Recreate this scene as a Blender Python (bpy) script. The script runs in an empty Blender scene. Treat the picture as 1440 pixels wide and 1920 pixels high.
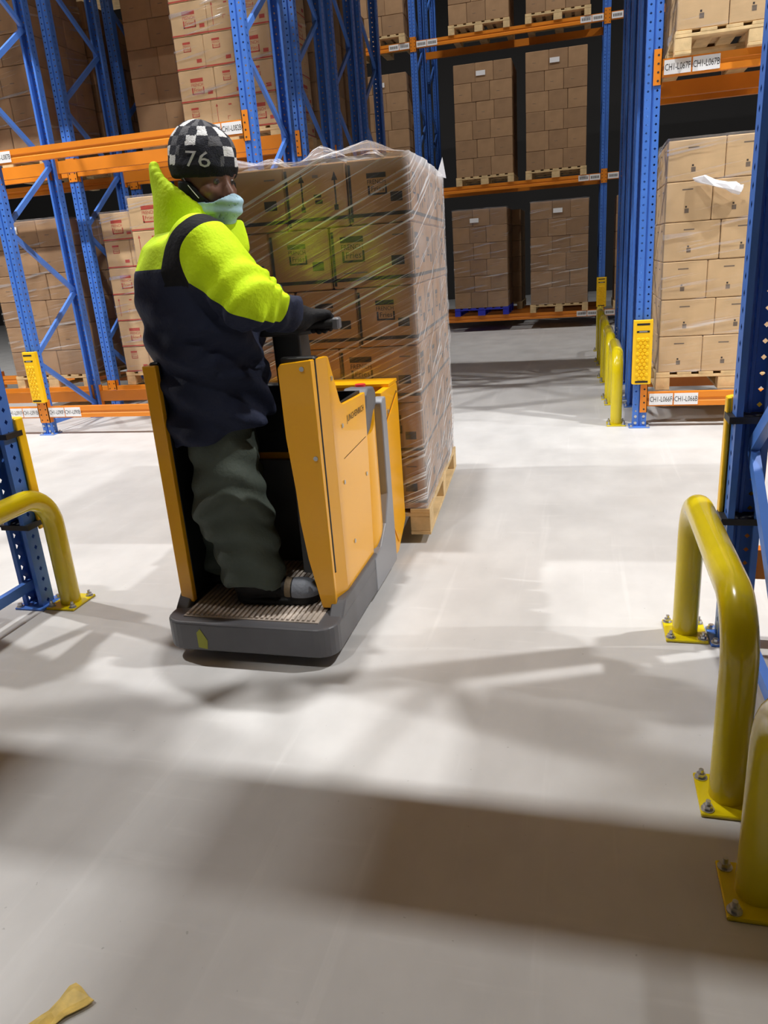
import bpy, bmesh, math, random
import numpy as np
from mathutils import Vector, Matrix, noise

random.seed(7)
SC = bpy.context.scene
COL = SC.collection
PI = math.pi

# ------------------------------------------------------------------ camera
CAM_H = 1.35
CR = [[0.96625, 0.016, -0.25709], [0.2479, -0.32897, 0.91122], [-0.07, -0.9442, -0.32184]]  # world from camera (right, down, forward)
cam_d = bpy.data.cameras.new('camera')
cam = bpy.data.objects.new('camera', cam_d)
COL.objects.link(cam)
m = Matrix.Identity(4)
for i in range(3):
    m[i][0] = CR[i][0]; m[i][1] = -CR[i][1]; m[i][2] = -CR[i][2]
m[0][3], m[1][3], m[2][3] = 0, 0, CAM_H
cam.matrix_world = m
cam_d.sensor_fit = 'VERTICAL'; cam_d.sensor_height = 36.0; cam_d.sensor_width = 27.0
cam_d.lens = 1394.0 / 1920 * 36.0
cam_d.clip_start = 0.02; cam_d.clip_end = 120
SC.camera = cam

# ------------------------------------------------------------------ light and exposure
SC.view_settings.view_transform = 'Standard'
SC.view_settings.look = 'None'
SC.view_settings.gamma = 1.0
SC.view_settings.exposure = 0.0
SC.view_settings.use_curve_mapping = False
world = bpy.data.worlds.new('hall_air'); SC.world = world
world.use_nodes = True
wbg = world.node_tree.nodes['Background']
wbg.inputs[0].default_value = (0.93, 0.95, 1.0, 1)
wbg.inputs[1].default_value = 0.02
LAMP_Z = 8.2
def lamp(x, y, watts, lx=0.36, ly=0.13, z=LAMP_Z):
    d = bpy.data.lights.new('high_bay_lamp', 'AREA')
    d.shape = 'RECTANGLE'; d.size = lx; d.size_y = ly; d.energy = watts
    d.color = (1.0, 0.992, 0.978)
    o = bpy.data.objects.new('high_bay_lamp', d); COL.objects.link(o)
    o.location = (x, y, z)
    return o
AISLE_W, REAR_W, BACK_W = 455, 100, 200
for k in (-2, -1, 0, 1, 2):
    lamp(-1.5 + 5.4 * k, 3.78, AISLE_W * (1.25 if k else .74))          # lamps over the cross aisle
for k in (-1, 0, 1):
    lamp(-2.1 + 5.4 * k, -1.3, REAR_W * (1 if k else 1.9))           # lamps over the aisle behind
for k in (-1, 0, 1):
    lamp(-1.2 + 5.4 * k, 11.2, BACK_W, z=10.0)    # lamps over the farther aisle

# ------------------------------------------------------------------ materials
def mat(name, col=(.5, .5, .5), rough=.5, metal=0.0, spec=0.5, var=0.0, vscale=8.0, bump=0.0, bscale=60.0, coat=0.0):
    M = bpy.data.materials.new(name); M.use_nodes = True
    nt = M.node_tree; b = nt.nodes['Principled BSDF']
    b.inputs['Base Color'].default_value = (*col, 1)
    b.inputs['Roughness'].default_value = rough
    b.inputs['Metallic'].default_value = metal
    b.inputs['Specular IOR Level'].default_value = spec
    b.inputs['Coat Weight'].default_value = coat
    if var or bump:
        tc = nt.nodes.new('ShaderNodeTexCoord')
    if var:
        n = nt.nodes.new('ShaderNodeTexNoise'); n.inputs['Scale'].default_value = vscale; n.inputs['Detail'].default_value = 5
        nt.links.new(tc.outputs['Object'], n.inputs['Vector'])
        r = nt.nodes.new('ShaderNodeMapRange'); r.inputs[1].default_value = .3; r.inputs[2].default_value = .7
        r.inputs[3].default_value = 1 - var; r.inputs[4].default_value = 1 + var * .6
        nt.links.new(n.outputs['Fac'], r.inputs[0])
        mx = nt.nodes.new('ShaderNodeMix'); mx.data_type = 'RGBA'; mx.blend_type = 'MULTIPLY'; mx.inputs[0].default_value = 1
        mx.inputs[6].default_value = (*col, 1)
        nt.links.new(r.outputs[0], mx.inputs[7]); nt.links.new(mx.outputs[2], b.inputs['Base Color'])
    if bump:
        n2 = nt.nodes.new('ShaderNodeTexNoise'); n2.inputs['Scale'].default_value = bscale; n2.inputs['Detail'].default_value = 3
        nt.links.new(tc.outputs['Object'], n2.inputs['Vector'])
        bp = nt.nodes.new('ShaderNodeBump'); bp.inputs['Strength'].default_value = bump; bp.inputs['Distance'].default_value = .01
        nt.links.new(n2.outputs['Fac'], bp.inputs['Height']); nt.links.new(bp.outputs[0], b.inputs['Normal'])
    return M

def srgb(r, g, b):
    f = lambda v: (v / 255 / 12.92) if v / 255 <= .04045 else ((v / 255 + .055) / 1.055) ** 2.4
    return (f(r), f(g), f(b))

M_BLUE = mat('blue_paint', srgb(70, 120, 208), .38, var=.10, vscale=5)
M_BRACE = mat('blue_brace_paint', srgb(78, 126, 212), .36, var=.08, vscale=6)
M_ORANGE = mat('orange_paint', srgb(228, 134, 32), .4, var=.10, vscale=3)
M_GUARD = mat('yellow_plastic', srgb(246, 196, 10), .42, var=.06, vscale=10)
M_RAIL = mat('yellow_rail_paint', srgb(222, 200, 16), .22, var=.08, vscale=6, coat=.3)
M_BLACK = mat('black_plastic', (.012, .012, .013), .5)
M_STEEL = mat('zinc_steel', (.55, .56, .58), .3, metal=.9)
M_KRAFT = mat('kraft_board', srgb(172, 138, 104), .8, spec=.2, var=.14, vscale=6)
M_KRAFT2 = mat('kraft_board_pale', srgb(212, 180, 138), .8, spec=.2, var=.12, vscale=6)
M_KRAFT3 = mat('kraft_board_brown', srgb(160, 128, 97), .8, spec=.2, var=.14, vscale=6)
M_KRAFT_MAIN = mat('kraft_board_deep', srgb(168, 128, 88), .8, spec=.2, var=.12, vscale=6)
M_INK = mat('black_print', (.025, .02, .018), .7)
M_INK2 = mat('grey_print', (.16, .12, .09), .7)
M_RED = mat('red_print', srgb(188, 72, 58), .7, var=.15, vscale=30)
M_WOOD = mat('pallet_wood', srgb(222, 192, 142), .75, var=.2, vscale=12, bump=.15)
M_BLUEPL = mat('blue_pallet_plastic', srgb(42, 52, 190), .45)
M_WHITE = mat('label_white', (.86, .86, .87), .45)
M_TRUCK = mat('truck_yellow', srgb(250, 178, 4), .30, var=.03, vscale=3, coat=.25)
M_GREY = mat('truck_grey', srgb(98, 98, 102), .42, var=.10, vscale=9)
M_GREY2 = mat('truck_light_grey', srgb(140, 142, 148), .35)
M_RED2 = mat('red_button', (.6, .03, .03), .35)
M_DARKWALL = mat('dark_cladding', (.035, .033, .032), .8)

def floor_mat():
    M = bpy.data.materials.new('power_floated_concrete'); M.use_nodes = True
    nt = M.node_tree; b = nt.nodes['Principled BSDF']; L = nt.links.new
    tc = nt.nodes.new('ShaderNodeTexCoord')
    def noise_(scale, detail, sx=1, sy=1, rough=.55):
        mp = nt.nodes.new('ShaderNodeMapping'); mp.inputs['Scale'].default_value = (sx, sy, 1)
        L(tc.outputs['Object'], mp.inputs['Vector'])
        n = nt.nodes.new('ShaderNodeTexNoise'); n.inputs['Scale'].default_value = scale; n.inputs['Detail'].default_value = detail
        n.inputs['Roughness'].default_value = rough
        L(mp.outputs[0], n.inputs['Vector']); return n.outputs['Fac']
    def rng(s, a, b_, c, d):
        r = nt.nodes.new('ShaderNodeMapRange'); r.inputs[1].default_value = a; r.inputs[2].default_value = b_
        r.inputs[3].default_value = c; r.inputs[4].default_value = d; L(s, r.inputs[0]); return r.outputs[0]
    def mul(x, y):
        k = nt.nodes.new('ShaderNodeMath'); k.operation = 'MULTIPLY'; L(x, k.inputs[0]); L(y, k.inputs[1]); return k.outputs[0]
    a = rng(noise_(1.1, 6), .3, .7, .88, 1.06)
    c = rng(noise_(5, 8, 1, .6), .3, .7, .93, 1.05)
    s1 = rng(noise_(4, 5, 3.2, .12), .60, .72, 1.0, 1.10)      # long pale wheel scratches
    s2 = rng(noise_(9, 3, .25, 2.2), .62, .75, 1.0, 1.07)
    sp = rng(noise_(55, 2), .74, .78, 1.0, .72)                 # dark specks
    v = mul(mul(mul(a, c), mul(s1, s2)), sp)
    mx = nt.nodes.new('ShaderNodeMix'); mx.data_type = 'RGBA'; mx.blend_type = 'MULTIPLY'; mx.inputs[0].default_value = 1
    mx.inputs[6].default_value = (.600, .590, .578, 1); L(v, mx.inputs[7]); L(mx.outputs[2], b.inputs['Base Color'])
    L(rng(noise_(3, 4), .3, .7, .42, .62), b.inputs['Roughness'])
    b.inputs['Specular IOR Level'].default_value = .4
    return M
M_FLOOR = floor_mat()

def film_mat(name, gl_lo, gl_hi, white, ang, sx, sy, rough=.12, thr=.58):
    """clear stretch film: mostly see-through, glossy, with milky stretch streaks"""
    M = bpy.data.materials.new(name); M.use_nodes = True
    nt = M.node_tree; L = nt.links.new
    for n in list(nt.nodes): nt.nodes.remove(n)
    out = nt.nodes.new('ShaderNodeOutputMaterial')
    tc = nt.nodes.new('ShaderNodeTexCoord')
    at = nt.nodes.new('ShaderNodeAttribute'); at.attribute_name = 'wrap'
    mp = nt.nodes.new('ShaderNodeMapping'); mp.inputs['Rotation'].default_value = (0, 0, ang)
    v2 = nt.nodes.new('ShaderNodeVectorMath'); v2.operation = 'MULTIPLY'; v2.inputs[1].default_value = (1, 1, 0); L(at.outputs['Vector'], v2.inputs[0]); L(v2.outputs[0], mp.inputs['Vector'])
    mp2 = nt.nodes.new('ShaderNodeMapping'); mp2.inputs['Scale'].default_value = (sx, sy, 1)
    L(mp.outputs[0], mp2.inputs['Vector'])
    n = nt.nodes.new('ShaderNodeTexNoise'); n.inputs['Scale'].default_value = 1; n.inputs['Detail'].default_value = 4; n.inputs['Distortion'].default_value = .25
    L(mp2.outputs[0], n.inputs['Vector'])
    n3 = nt.nodes.new('ShaderNodeTexNoise'); n3.inputs['Scale'].default_value = 2.2; n3.inputs['Detail'].default_value = 2
    L(tc.outputs['Object'], n3.inputs['Vector'])
    r = nt.nodes.new('ShaderNodeMapRange'); r.inputs[1].default_value = thr; r.inputs[2].default_value = thr + .06
    L(n.outputs['Fac'], r.inputs[0])
    r3 = nt.nodes.new('ShaderNodeMapRange'); r3.inputs[1].default_value = .30; r3.inputs[2].default_value = .55
    L(n3.outputs['Fac'], r3.inputs[0])
    k = nt.nodes.new('ShaderNodeMath'); k.operation = 'MULTIPLY'; L(r.outputs[0], k.inputs[0]); L(r3.outputs[0], k.inputs[1])
    tr = nt.nodes.new('ShaderNodeBsdfTransparent'); tr.inputs[0].default_value = (.97, .97, .97, 1)
    gl = nt.nodes.new('ShaderNodeBsdfGlossy'); gl.inputs['Roughness'].default_value = rough; gl.inputs[0].default_value = (1, 1, 1, 1)
    df = nt.nodes.new('ShaderNodeBsdfDiffuse'); df.inputs[0].default_value = (.85, .85, .87, 1)
    bp = nt.nodes.new('ShaderNodeBump'); bp.inputs['Strength'].default_value = .35; bp.inputs['Distance'].default_value = .008
    L(n.outputs['Fac'], bp.inputs['Height']); L(bp.outputs[0], gl.inputs['Normal'])
    ga = nt.nodes.new('ShaderNodeMapRange'); ga.inputs[3].default_value = gl_lo; ga.inputs[4].default_value = gl_hi; L(k.outputs[0], ga.inputs[0])
    m1 = nt.nodes.new('ShaderNodeMixShader'); L(ga.outputs[0], m1.inputs[0]); L(tr.outputs[0], m1.inputs[1]); L(gl.outputs[0], m1.inputs[2])
    wa = nt.nodes.new('ShaderNodeMapRange'); wa.inputs[3].default_value = white * .04; wa.inputs[4].default_value = white * 2.6; L(k.outputs[0], wa.inputs[0])
    sx3 = nt.nodes.new('ShaderNodeSeparateXYZ'); L(at.outputs['Vector'], sx3.inputs[0])
    ad = nt.nodes.new('ShaderNodeMath'); ad.operation = 'ADD'; ad.use_clamp = True; L(wa.outputs[0], ad.inputs[0]); L(sx3.outputs['Z'], ad.inputs[1])
    m2 = nt.nodes.new('ShaderNodeMixShader'); L(ad.outputs[0], m2.inputs[0]); L(m1.outputs[0], m2.inputs[1]); L(df.outputs[0], m2.inputs[2])
    L(m2.outputs[0], out.inputs[0])
    return M
M_FILM = film_mat('stretch_film', .10, .50, .18, -.40, .8, 66, .08, .562)
M_FILM_RACK = film_mat('stretch_film_thin', .06, .45, .09, -.12, 1.2, 26, .14)

# ------------------------------------------------------------------ mesh helpers
class MB:
    """collects shapes, then links them as ONE mesh object"""
    def __init__(s):
        s.v = []; s.f = []; s.m = []
    def poly(s, pts, faces, mi=0):
        o = len(s.v); s.v += [tuple(p) for p in pts]
        for f in faces:
            s.f.append(tuple(o + i for i in f)); s.m.append(mi)
        return s
    def box(s, x0, x1, y0, y1, z0, z1, mi=0, c=0.0, M=None):
        if c <= 0:
            p = [(x, y, z) for z in (z0, z1) for y in (y0, y1) for x in (x0, x1)]
            f = [(0, 2, 3, 1), (4, 5, 7, 6), (0, 1, 5, 4), (2, 6, 7, 3), (0, 4, 6, 2), (1, 3, 7, 5)]
        else:
            p = []; idx = {}
            X, Y, Z = (x0, x1), (y0, y1), (z0, z1)
            for i in (0, 1):
                for j in (0, 1):
                    for k in (0, 1):
                        sx, sy, sz = (1 - 2 * i) * c, (1 - 2 * j) * c, (1 - 2 * k) * c
                        for a, q in enumerate([(X[i], Y[j] + sy, Z[k] + sz), (X[i] + sx, Y[j], Z[k] + sz), (X[i] + sx, Y[j] + sy, Z[k])]):
                            idx[(i, j, k, a)] = len(p); p.append(q)
            f = []
            I = lambda i, j, k, a: idx[(i, j, k, a)]
            for i in (0, 1):
                q = [I(i, 0, 0, 0), I(i, 1, 0, 0), I(i, 1, 1, 0), I(i, 0, 1, 0)]; f.append(tuple(q if i else q[::-1]))
                q = [I(0, i, 0, 1), I(0, i, 1, 1), I(1, i, 1, 1), I(1, i, 0, 1)]; f.append(tuple(q if i else q[::-1]))
                q = [I(0, 0, i, 2), I(1, 0, i, 2), I(1, 1, i, 2), I(0, 1, i, 2)]; f.append(tuple(q if i else q[::-1]))
            for i in (0, 1):
                for j in (0, 1):
                    f.append((I(i, j, 0, 0), I(i, j, 1, 0), I(i, j, 1, 1), I(i, j, 0, 1)))
                    f.append((I(i, 0, j, 0), I(i, 1, j, 0), I(i, 1, j, 2), I(i, 0, j, 2)))
                    f.append((I(0, i, j, 1), I(1, i, j, 1), I(1, i, j, 2), I(0, i, j, 2)))
                    for k in (0, 1): f.append((I(i, j, k, 0), I(i, j, k, 1), I(i, j, k, 2)))
        if M is not None: p = [M @ Vector(q) for q in p]
        return s.poly(p, f, mi)
    def prism(s, prof, axis, a0, a1, mi=0, close=True):
        """profile of 2D points pushed along an axis: x -> (y,z), y -> (x,z), z -> (x,y)"""
        n = len(prof)
        def P(q, a):
            return {'x': (a, q[0], q[1]), 'y': (q[0], a, q[1]), 'z': (q[0], q[1], a)}[axis]
        p = [P(q, a0) for q in prof] + [P(q, a1) for q in prof]
        f = [(i, (i + 1) % n, n + (i + 1) % n, n + i) for i in range(n if close else n - 1)]
        if close: f += [tuple(range(n))[::-1], tuple(range(n, 2 * n))]
        return s.poly(p, f, mi)
    def cyl(s, p0, p1, r0, r1=None, n=16, mi=0, caps=True):
        r1 = r0 if r1 is None else r1
        p0, p1 = Vector(p0), Vector(p1); d = (p1 - p0).normalized()
        a = d.orthogonal().normalized(); b = d.cross(a)
        p = []
        for c, r in ((p0, r0), (p1, r1)):
            p += [c + (a * math.cos(2 * PI * i / n) + b * math.sin(2 * PI * i / n)) * r for i in range(n)]
        f = [(i, (i + 1) % n, n + (i + 1) % n, n + i) for i in range(n)]
        if caps: f += [tuple(range(n))[::-1], tuple(range(n, 2 * n))]
        return s.poly(p, f, mi)
    def tube(s, path, r, n=20, mi=0):
        path = [Vector(p) for p in path]; p = []; f = []
        d0 = (path[1] - path[0]).normalized(); a = d0.orthogonal().normalized()
        for i, c in enumerate(path):
            d = (path[min(i + 1, len(path) - 1)] - path[max(i - 1, 0)]).normalized()
            a = (a - d * a.dot(d)).normalized(); b = d.cross(a)
            rr = r[i] if isinstance(r, (list, tuple)) else r
            p += [c + (a * math.cos(2 * PI * k / n) + b * math.sin(2 * PI * k / n)) * rr for k in range(n)]
        for i in range(len(path) - 1):
            f += [(i * n + k, i * n + (k + 1) % n, (i + 1) * n + (k + 1) % n, (i + 1) * n + k) for k in range(n)]
        f += [tuple(range(n))[::-1], tuple(range((len(path) - 1) * n, len(path) * n))]
        return s.poly(p, f, mi)
    def uchan(s, p0, p1, up, w, d, t=.004, mi=0):
        """an open U channel from p0 to p1, its back facing along up"""
        p0, p1, up = Vector(p0), Vector(p1), Vector(up).normalized()
        ax = (p1 - p0).normalized(); sd = ax.cross(up).normalized(); up = sd.cross(ax).normalized()
        pr = [(-w / 2, -d), (-w / 2, 0), (w / 2, 0), (w / 2, -d), (w / 2 - t, -d), (w / 2 - t, -t), (-w / 2 + t, -t), (-w / 2 + t, -d)]
        n = 8
        p = [p0 + sd * a + up * b for a, b in pr] + [p1 + sd * a + up * b for a, b in pr]
        f = [(i, (i + 1) % n, n + (i + 1) % n, n + i) for i in range(n)]
        f += [(0, 1, 6, 7), (1, 2, 5, 6), (2, 3, 4, 5), (8, 15, 14, 9), (9, 14, 13, 10), (10, 13, 12, 11)]
        return s.poly(p, f, mi)
    def text(s, txt, size, org, ux, uy, mi=0, align='LEFT', lift=0.0006, sx=1.0):
        vs, fs = text_mesh(txt, align)
        ux, uy = Vector(ux).normalized(), Vector(uy).normalized(); nz = ux.cross(uy); org = Vector(org)
        return s.poly([org + ux * (x * size * sx) + uy * (y * size) + nz * lift for x, y in vs], fs, mi)
    def quad(s, org, ux, uy, w, h, mi=0, lift=0.0004):
        ux, uy = Vector(ux).normalized(), Vector(uy).normalized(); nz = ux.cross(uy); o = Vector(org) + nz * lift
        return s.poly([o, o + ux * w, o + ux * w + uy * h, o + uy * h], [(0, 1, 2, 3)], mi)
    def mesh(s, name, mats, smooth=None):
        me = bpy.data.meshes.new(name)
        me.from_pydata([tuple(p) for p in s.v], [], s.f)
        for k in (mats if isinstance(mats, (list, tuple)) else [mats]): me.materials.append(k)
        me.polygons.foreach_set('material_index', s.m)
        if smooth is not None:
            me.polygons.foreach_set('use_smooth', [True] * len(s.f))
            try: me.set_sharp_from_angle(angle=math.radians(smooth))
            except Exception: pass
        me.update()
        return me
    def build(s, name, mats, parent=None, smooth=None, fix=False):
        me = s.mesh(name, mats, smooth)
        if fix:
            bm = bmesh.new(); bm.from_mesh(me); bmesh.ops.recalc_face_normals(bm, faces=bm.faces); bm.to_mesh(me); bm.free()
        return link(name, me, parent)

_txt = {}
def text_mesh(txt, align='LEFT'):
    k = (txt, align)
    if k not in _txt:
        c = bpy.data.curves.new('glyphs', 'FONT'); c.body = txt; c.size = 1.0; c.align_x = align; c.resolution_u = 2
        o = bpy.data.objects.new('glyphs', c)
        me = bpy.data.meshes.new_from_object(o)
        _txt[k] = ([(v.co.x, v.co.y) for v in me.vertices], [tuple(p.vertices) for p in me.polygons])
        bpy.data.objects.remove(o); bpy.data.curves.remove(c); bpy.data.meshes.remove(me)
    return _txt[k]

def link(name, me, parent=None):
    o = bpy.data.objects.new(name, me); COL.objects.link(o)
    if parent is not None: o.parent = parent
    return o
def bevel(o, w=.004, seg=2, ang=35):
    b = o.modifiers.new('edge', 'BEVEL'); b.width = w; b.segments = seg; b.limit_method = 'ANGLE'; b.angle_limit = math.radians(ang)
    return o
def tag(o, label, cat, group=None, kind=None):
    o['label'] = label; o['category'] = cat
    if group: o['group'] = group
    if kind: o['kind'] = kind
    return o
def thing(name, label, cat, loc=(0, 0, 0), rz=0.0, group=None, kind=None):
    o = bpy.data.objects.new(name, None); COL.objects.link(o)
    o.empty_display_size = .1
    o.location = loc; o.rotation_euler = (0, 0, rz)
    return tag(o, label, cat, group, kind)
def struct(o):
    o['kind'] = 'structure'; return o

# ------------------------------------------------------------------ the hall
fl = MB().poly([(-26, -9, 0), (18, -9, 0), (18, 24, 0), (-26, 24, 0)], [(0, 1, 2, 3)]).build('floor', M_FLOOR); struct(fl)
for nm, (x0, x1, y0, y1) in {'wall_back': (-26, 18, 23.8, 24), 'wall_left': (-26.2, -26, -9, 24), 'wall_right': (18, 18.2, -9, 24), 'wall_front': (-26, 18, -9.2, -9)}.items():
    struct(MB().box(x0, x1, y0, y1, 0, 12).build(nm, M_DARKWALL))
# unseen plank decks over passages and racks, added to throw the broad floor shade
def deck(name, x0, x1, y0, y1, z):
    b = MB(); n = int((y1 - y0) / .15)
    for i in range(n):
        a = y0 + (y1 - y0) * i / n
        b.box(x0, x1, a, a + (y1 - y0) / n - .004, z, z + .03)
    return struct(b.build(name, M_WOOD))
deck('shade_deck_1', -8.0, -1.53, .15, 2.50, 3.40)
deck('shade_deck_2', -1.20, 6.0, .15, 2.50, 3.40)
deck('shade_deck_3', -2.44, .36, 5.90, 7.60, 3.80)
deck('shade_deck_4', -9.0, -3.66, 5.87, 10.0, 4.62)
deck('shade_deck_5', -3.64, -2.46, 6.8, 10.0, 4.62)
deck('shade_deck_6', .44, 6.0, 6.0, 10.0, 4.62)
deck('shade_deck_14', -9.0, 6.0, 10.02, 10.40, 4.75)
deck('shade_deck_15', -2.44, .36, 8.9, 10.0, 4.75)
# unseen carton stacks added beside the passage and above the decks to block lamplight
def block(name, x0, x1, y0, y1, z0, n):
    b = MB()
    for r in range(n):
        for k in range(3):
            a = x0 + (x1 - x0) * k / 3
            b.box(a + .002, a + (x1 - x0) / 3 - .002, y0, y1, z0 + r * .26, z0 + r * .26 + .257, 0, .006)
    return struct(b.build(name, M_KRAFT))
block('shade_stack_10', -2.42, .34, 5.95, 7.55, 3.84, 12); block('shade_stack_11', -8.9, -4.98, 7.0, 9.9, 4.66, 9); block('shade_stack_17', -4.78, -3.7, 7.0, 9.9, 4.66, 9); block('shade_stack_12', -3.6, -2.5, 7.0, 9.9, 4.66, 9); block('shade_stack_13', .5, 5.9, 7.0, 9.9, 4.66, 9)
block('shade_stack_16', -2.42, .34, 8.95, 10.35, 4.80, 9)
block('shade_stack_7', .72, 1.66, 1.55, 2.52, .48, 6); block('shade_stack_8', -4.6, -3.0, .6, 2.45, .48, 6); block('shade_stack_9', -4.6, -3.0, .6, 2.45, 2.2, 4)


# ------------------------------------------------------------------ racking
POST_H = 6.4
def post_mesh():
    b = MB(); P = .05; n = int(POST_H / P)
    def strip(org, ux, w, hw, hh):
        org, ux = Vector(org), Vector(ux); uz = Vector((0, 0, 1))
        for i in range(n):
            o = org + uz * (i * P); c = o + ux * (w / 2) + uz * (P / 2)
            pts = [o, o + ux * w, o + ux * w + uz * P, o + uz * P, c - uz * hh, c + ux * hw, c + uz * hh, c - ux * hw]
            b.poly(pts, [(0, 1, 5, 4), (1, 2, 6, 5), (2, 3, 7, 6), (3, 0, 4, 7)])
    strip((-.05, 0, 0), (1, 0, 0), .042, .0085, .0085)
    strip((.008, 0, 0), (1, 0, 0), .042, .0085, .0085)
    strip((.05, 0, 0), (0, 1, 0), .075, .010, .011)
    strip((-.05, .075, 0), (0, -1, 0), .075, .010, .011)
    for x0, x1, y0, y1 in ((-.008, -.005, 0, .009), (-.005, .005, .009, .009), (.005, .008, .009, 0), (.05, .03, .075, .075), (-.03, -.05, .075, .075), (.03, .03, .075, .06), (-.03, -.03, .06, .075)):
        b.poly([(x0, y0, 0), (x1, y1, 0), (x1, y1, POST_H), (x0, y0, POST_H)], [(0, 1, 2, 3)])
    return b.mesh('post', [M_BLUE])
POST = post_mesh()
FD = .86          # depth of one rack frame
def brace_mesh(up):
    ms = []
    dy0, dy1 = .04, FD - .04
    z = .13; k = 1
    while z < POST_H - .7:
        a, c = ((0, dy1 if k else dy0, z), (0, dy0 if k else dy1, z + .565))
        ms.append(MB().uchan(a, c, (up, 0, 0), .044, .026).mesh('brace', [M_BRACE]))
        z += .565; k = 1 - k
    ms.append(MB().uchan((0, dy0, .10), (0, dy1, .10), (up, 0, 0), .044, .026).mesh('brace', [M_BRACE]))
    return ms
BR = {1: brace_mesh(1), -1: brace_mesh(-1)}
def foot_mesh():
    b = MB().box(-.075, .075, -.035, .105, 0, .008, 0, .002)
    for x, y in ((.058, -.018), (-.058, -.018), (.058, .088)):
        b.cyl((x, y, .008), (x, y, .012), .016, n=14, mi=1); b.cyl((x, y, .012), (x, y, .024), .010, n=6, mi=1)
    return b.mesh('foot_plate', [M_BRACE, M_STEEL])
FOOT = foot_mesh()
BOLT = MB().cyl((0, -.001, 0), (0, -.010, 0), .011, n=8).mesh('bolt', [M_STEEL])
def frame(x, y, label, up=1, flip=False, group='blue upright rack frames', bolts=False):
    """y = the face of the front post; flip turns the front towards +y"""
    t = thing('rack_upright', label, 'rack frame', (x, y, 0), PI if flip else 0, group)
    link('post', POST, t)
    r = link('post', POST, t); r.location = (0, FD, 0); r.rotation_euler = (0, 0, PI)
    f = link('foot_plate', FOOT, t)
    f = link('foot_plate', FOOT, t); f.location = (0, FD, 0); f.rotation_euler = (0, 0, PI)
    if bolts:
        for bx in (-.029, .029):
            for bz in (.035, .085): link('bolt', BOLT, t).location = (bx, 0, bz)
    for me in BR[up]: link('brace', me, t)
    return t
ROW = {'first': 5.86, 'second': 6.98, 'third': 8.06, 'fourth': 9.13}
XL0, XL, XR = -4.88, -2.49, .41
for nm, y in ROW.items():
    frame(XL0, y, {'first': 'blue rack frame left of the worker with a yellow guard above its foot',
                   'second': 'blue rack frame right behind the yellow-guarded frame left of the worker',
                   'third': 'shaded blue rack frame third from the front, left of the worker',
                   'fourth': 'darkest blue rack frame at the back of the racks left of the worker'}[nm], bolts=nm == 'first', group='rack frames left of the worker')
    frame(XL, y, {'first': 'light blue rack frame between the beanie and the wrapped load, orange clip on its face',
                  'second': 'second blue rack frame lining the left edge of the passage above the load',
                  'third': 'third blue rack frame in from the aisle above the load',
                  'fourth': 'innermost blue rack frame of the passage, edging the far pallets'}[nm], group='rack frames along the left edge of the passage')
    frame(XR, y, {'first': 'bright blue rack frame with yellow guard right of the passage',
                  'second': 'blue rack frame just behind the bright guarded frame on the right',
                  'third': 'dark blue rack frame third in line beside the far barriers',
                  'fourth': 'innermost dark rack frame at the end of the barrier row'}[nm], up=-1, bolts=nm == 'first', group='rack frames along the right edge of the passage')
YB = 13.6
frame(-2.77, YB, 'slim blue far rack frame between the far pallets above the load corner', group='rack frames of the far rack')
frame(.26, YB, 'slim blue far rack frame with small yellow guard right of the far pallets', group='rack frames of the far rack')
NEAR_L = frame(-2.335, 2.55, 'dark blue rack frame at the left picture edge behind the curved yellow barrier', flip=True, up=-1, group='near rack frames')
NEAR_R = frame(.515, 2.58, 'tall dark blue rack frame at the right picture edge with light braces', flip=True, up=1, group='near rack frames')

PROF = [(0, 0), (0, .036), (.007, .042), (.007, .058), (0, .064), (0, .105), (.045, .105), (.045, 0)]
def beam(xa, xb, y, ztop, label, group, rear=False, labels=(), plates=(1, 1), flip=False):
    """rack beam between posts centred at xa and xb; y = post face"""
    t = thing('rack_beam', label, 'beam', ((xa + xb) / 2, y, ztop - .105), PI if (rear != flip) else 0, group, kind='thing')
    h = (xb - xa) / 2
    MB().prism([(a - .002, z) for a, z in PROF], 'x', -h + .05, h - .05).build('beam_body', M_ORANGE, t, fix=True)
    for sgn, on in ((-1, plates[0]), (1, plates[1])):
        if not on: continue
        b = MB()
        x0, x1 = sorted((sgn * h, sgn * (h - .052)))
        b.box(x0, x1, -.008, -.001, -.045, .165, 0)
        b.box(min(sgn * (h - .052), sgn * (h - .047)), max(sgn * (h - .052), sgn * (h - .047)), -.008, .045, -.045, .165, 0)
        for k in range(4):
            zc = -.02 + k * .05; xc = (x0 + x1) / 2 - sgn * .003
            b.cyl((xc, -.0079, zc), (xc, -.0092, zc), .007, n=8, mi=1)
        b.build('beam_connector', [M_ORANGE, M_INK], t)
    for txt, x in labels:
        b = MB().box(x, x + .165, -.0055, -.0022, .010, .095, 0)
        if txt: b.text(txt, .056, (x + .0825, -.0056, .034), (1, 0, 0), (0, 0, 1), 1, 'CENTER', sx=.60)
        else:
            for q in range(7): b.quad((x + .02 + q * .019, -.0056, .032), (1, 0, 0), (0, 0, 1), .011, .04, 1)
        b.build('location_label', [M_WHITE, M_INK], t)
    return t
GB = 'orange rack beams'
hL = (XL - XL0) / 2
LV = (.265, 2.425)
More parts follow.
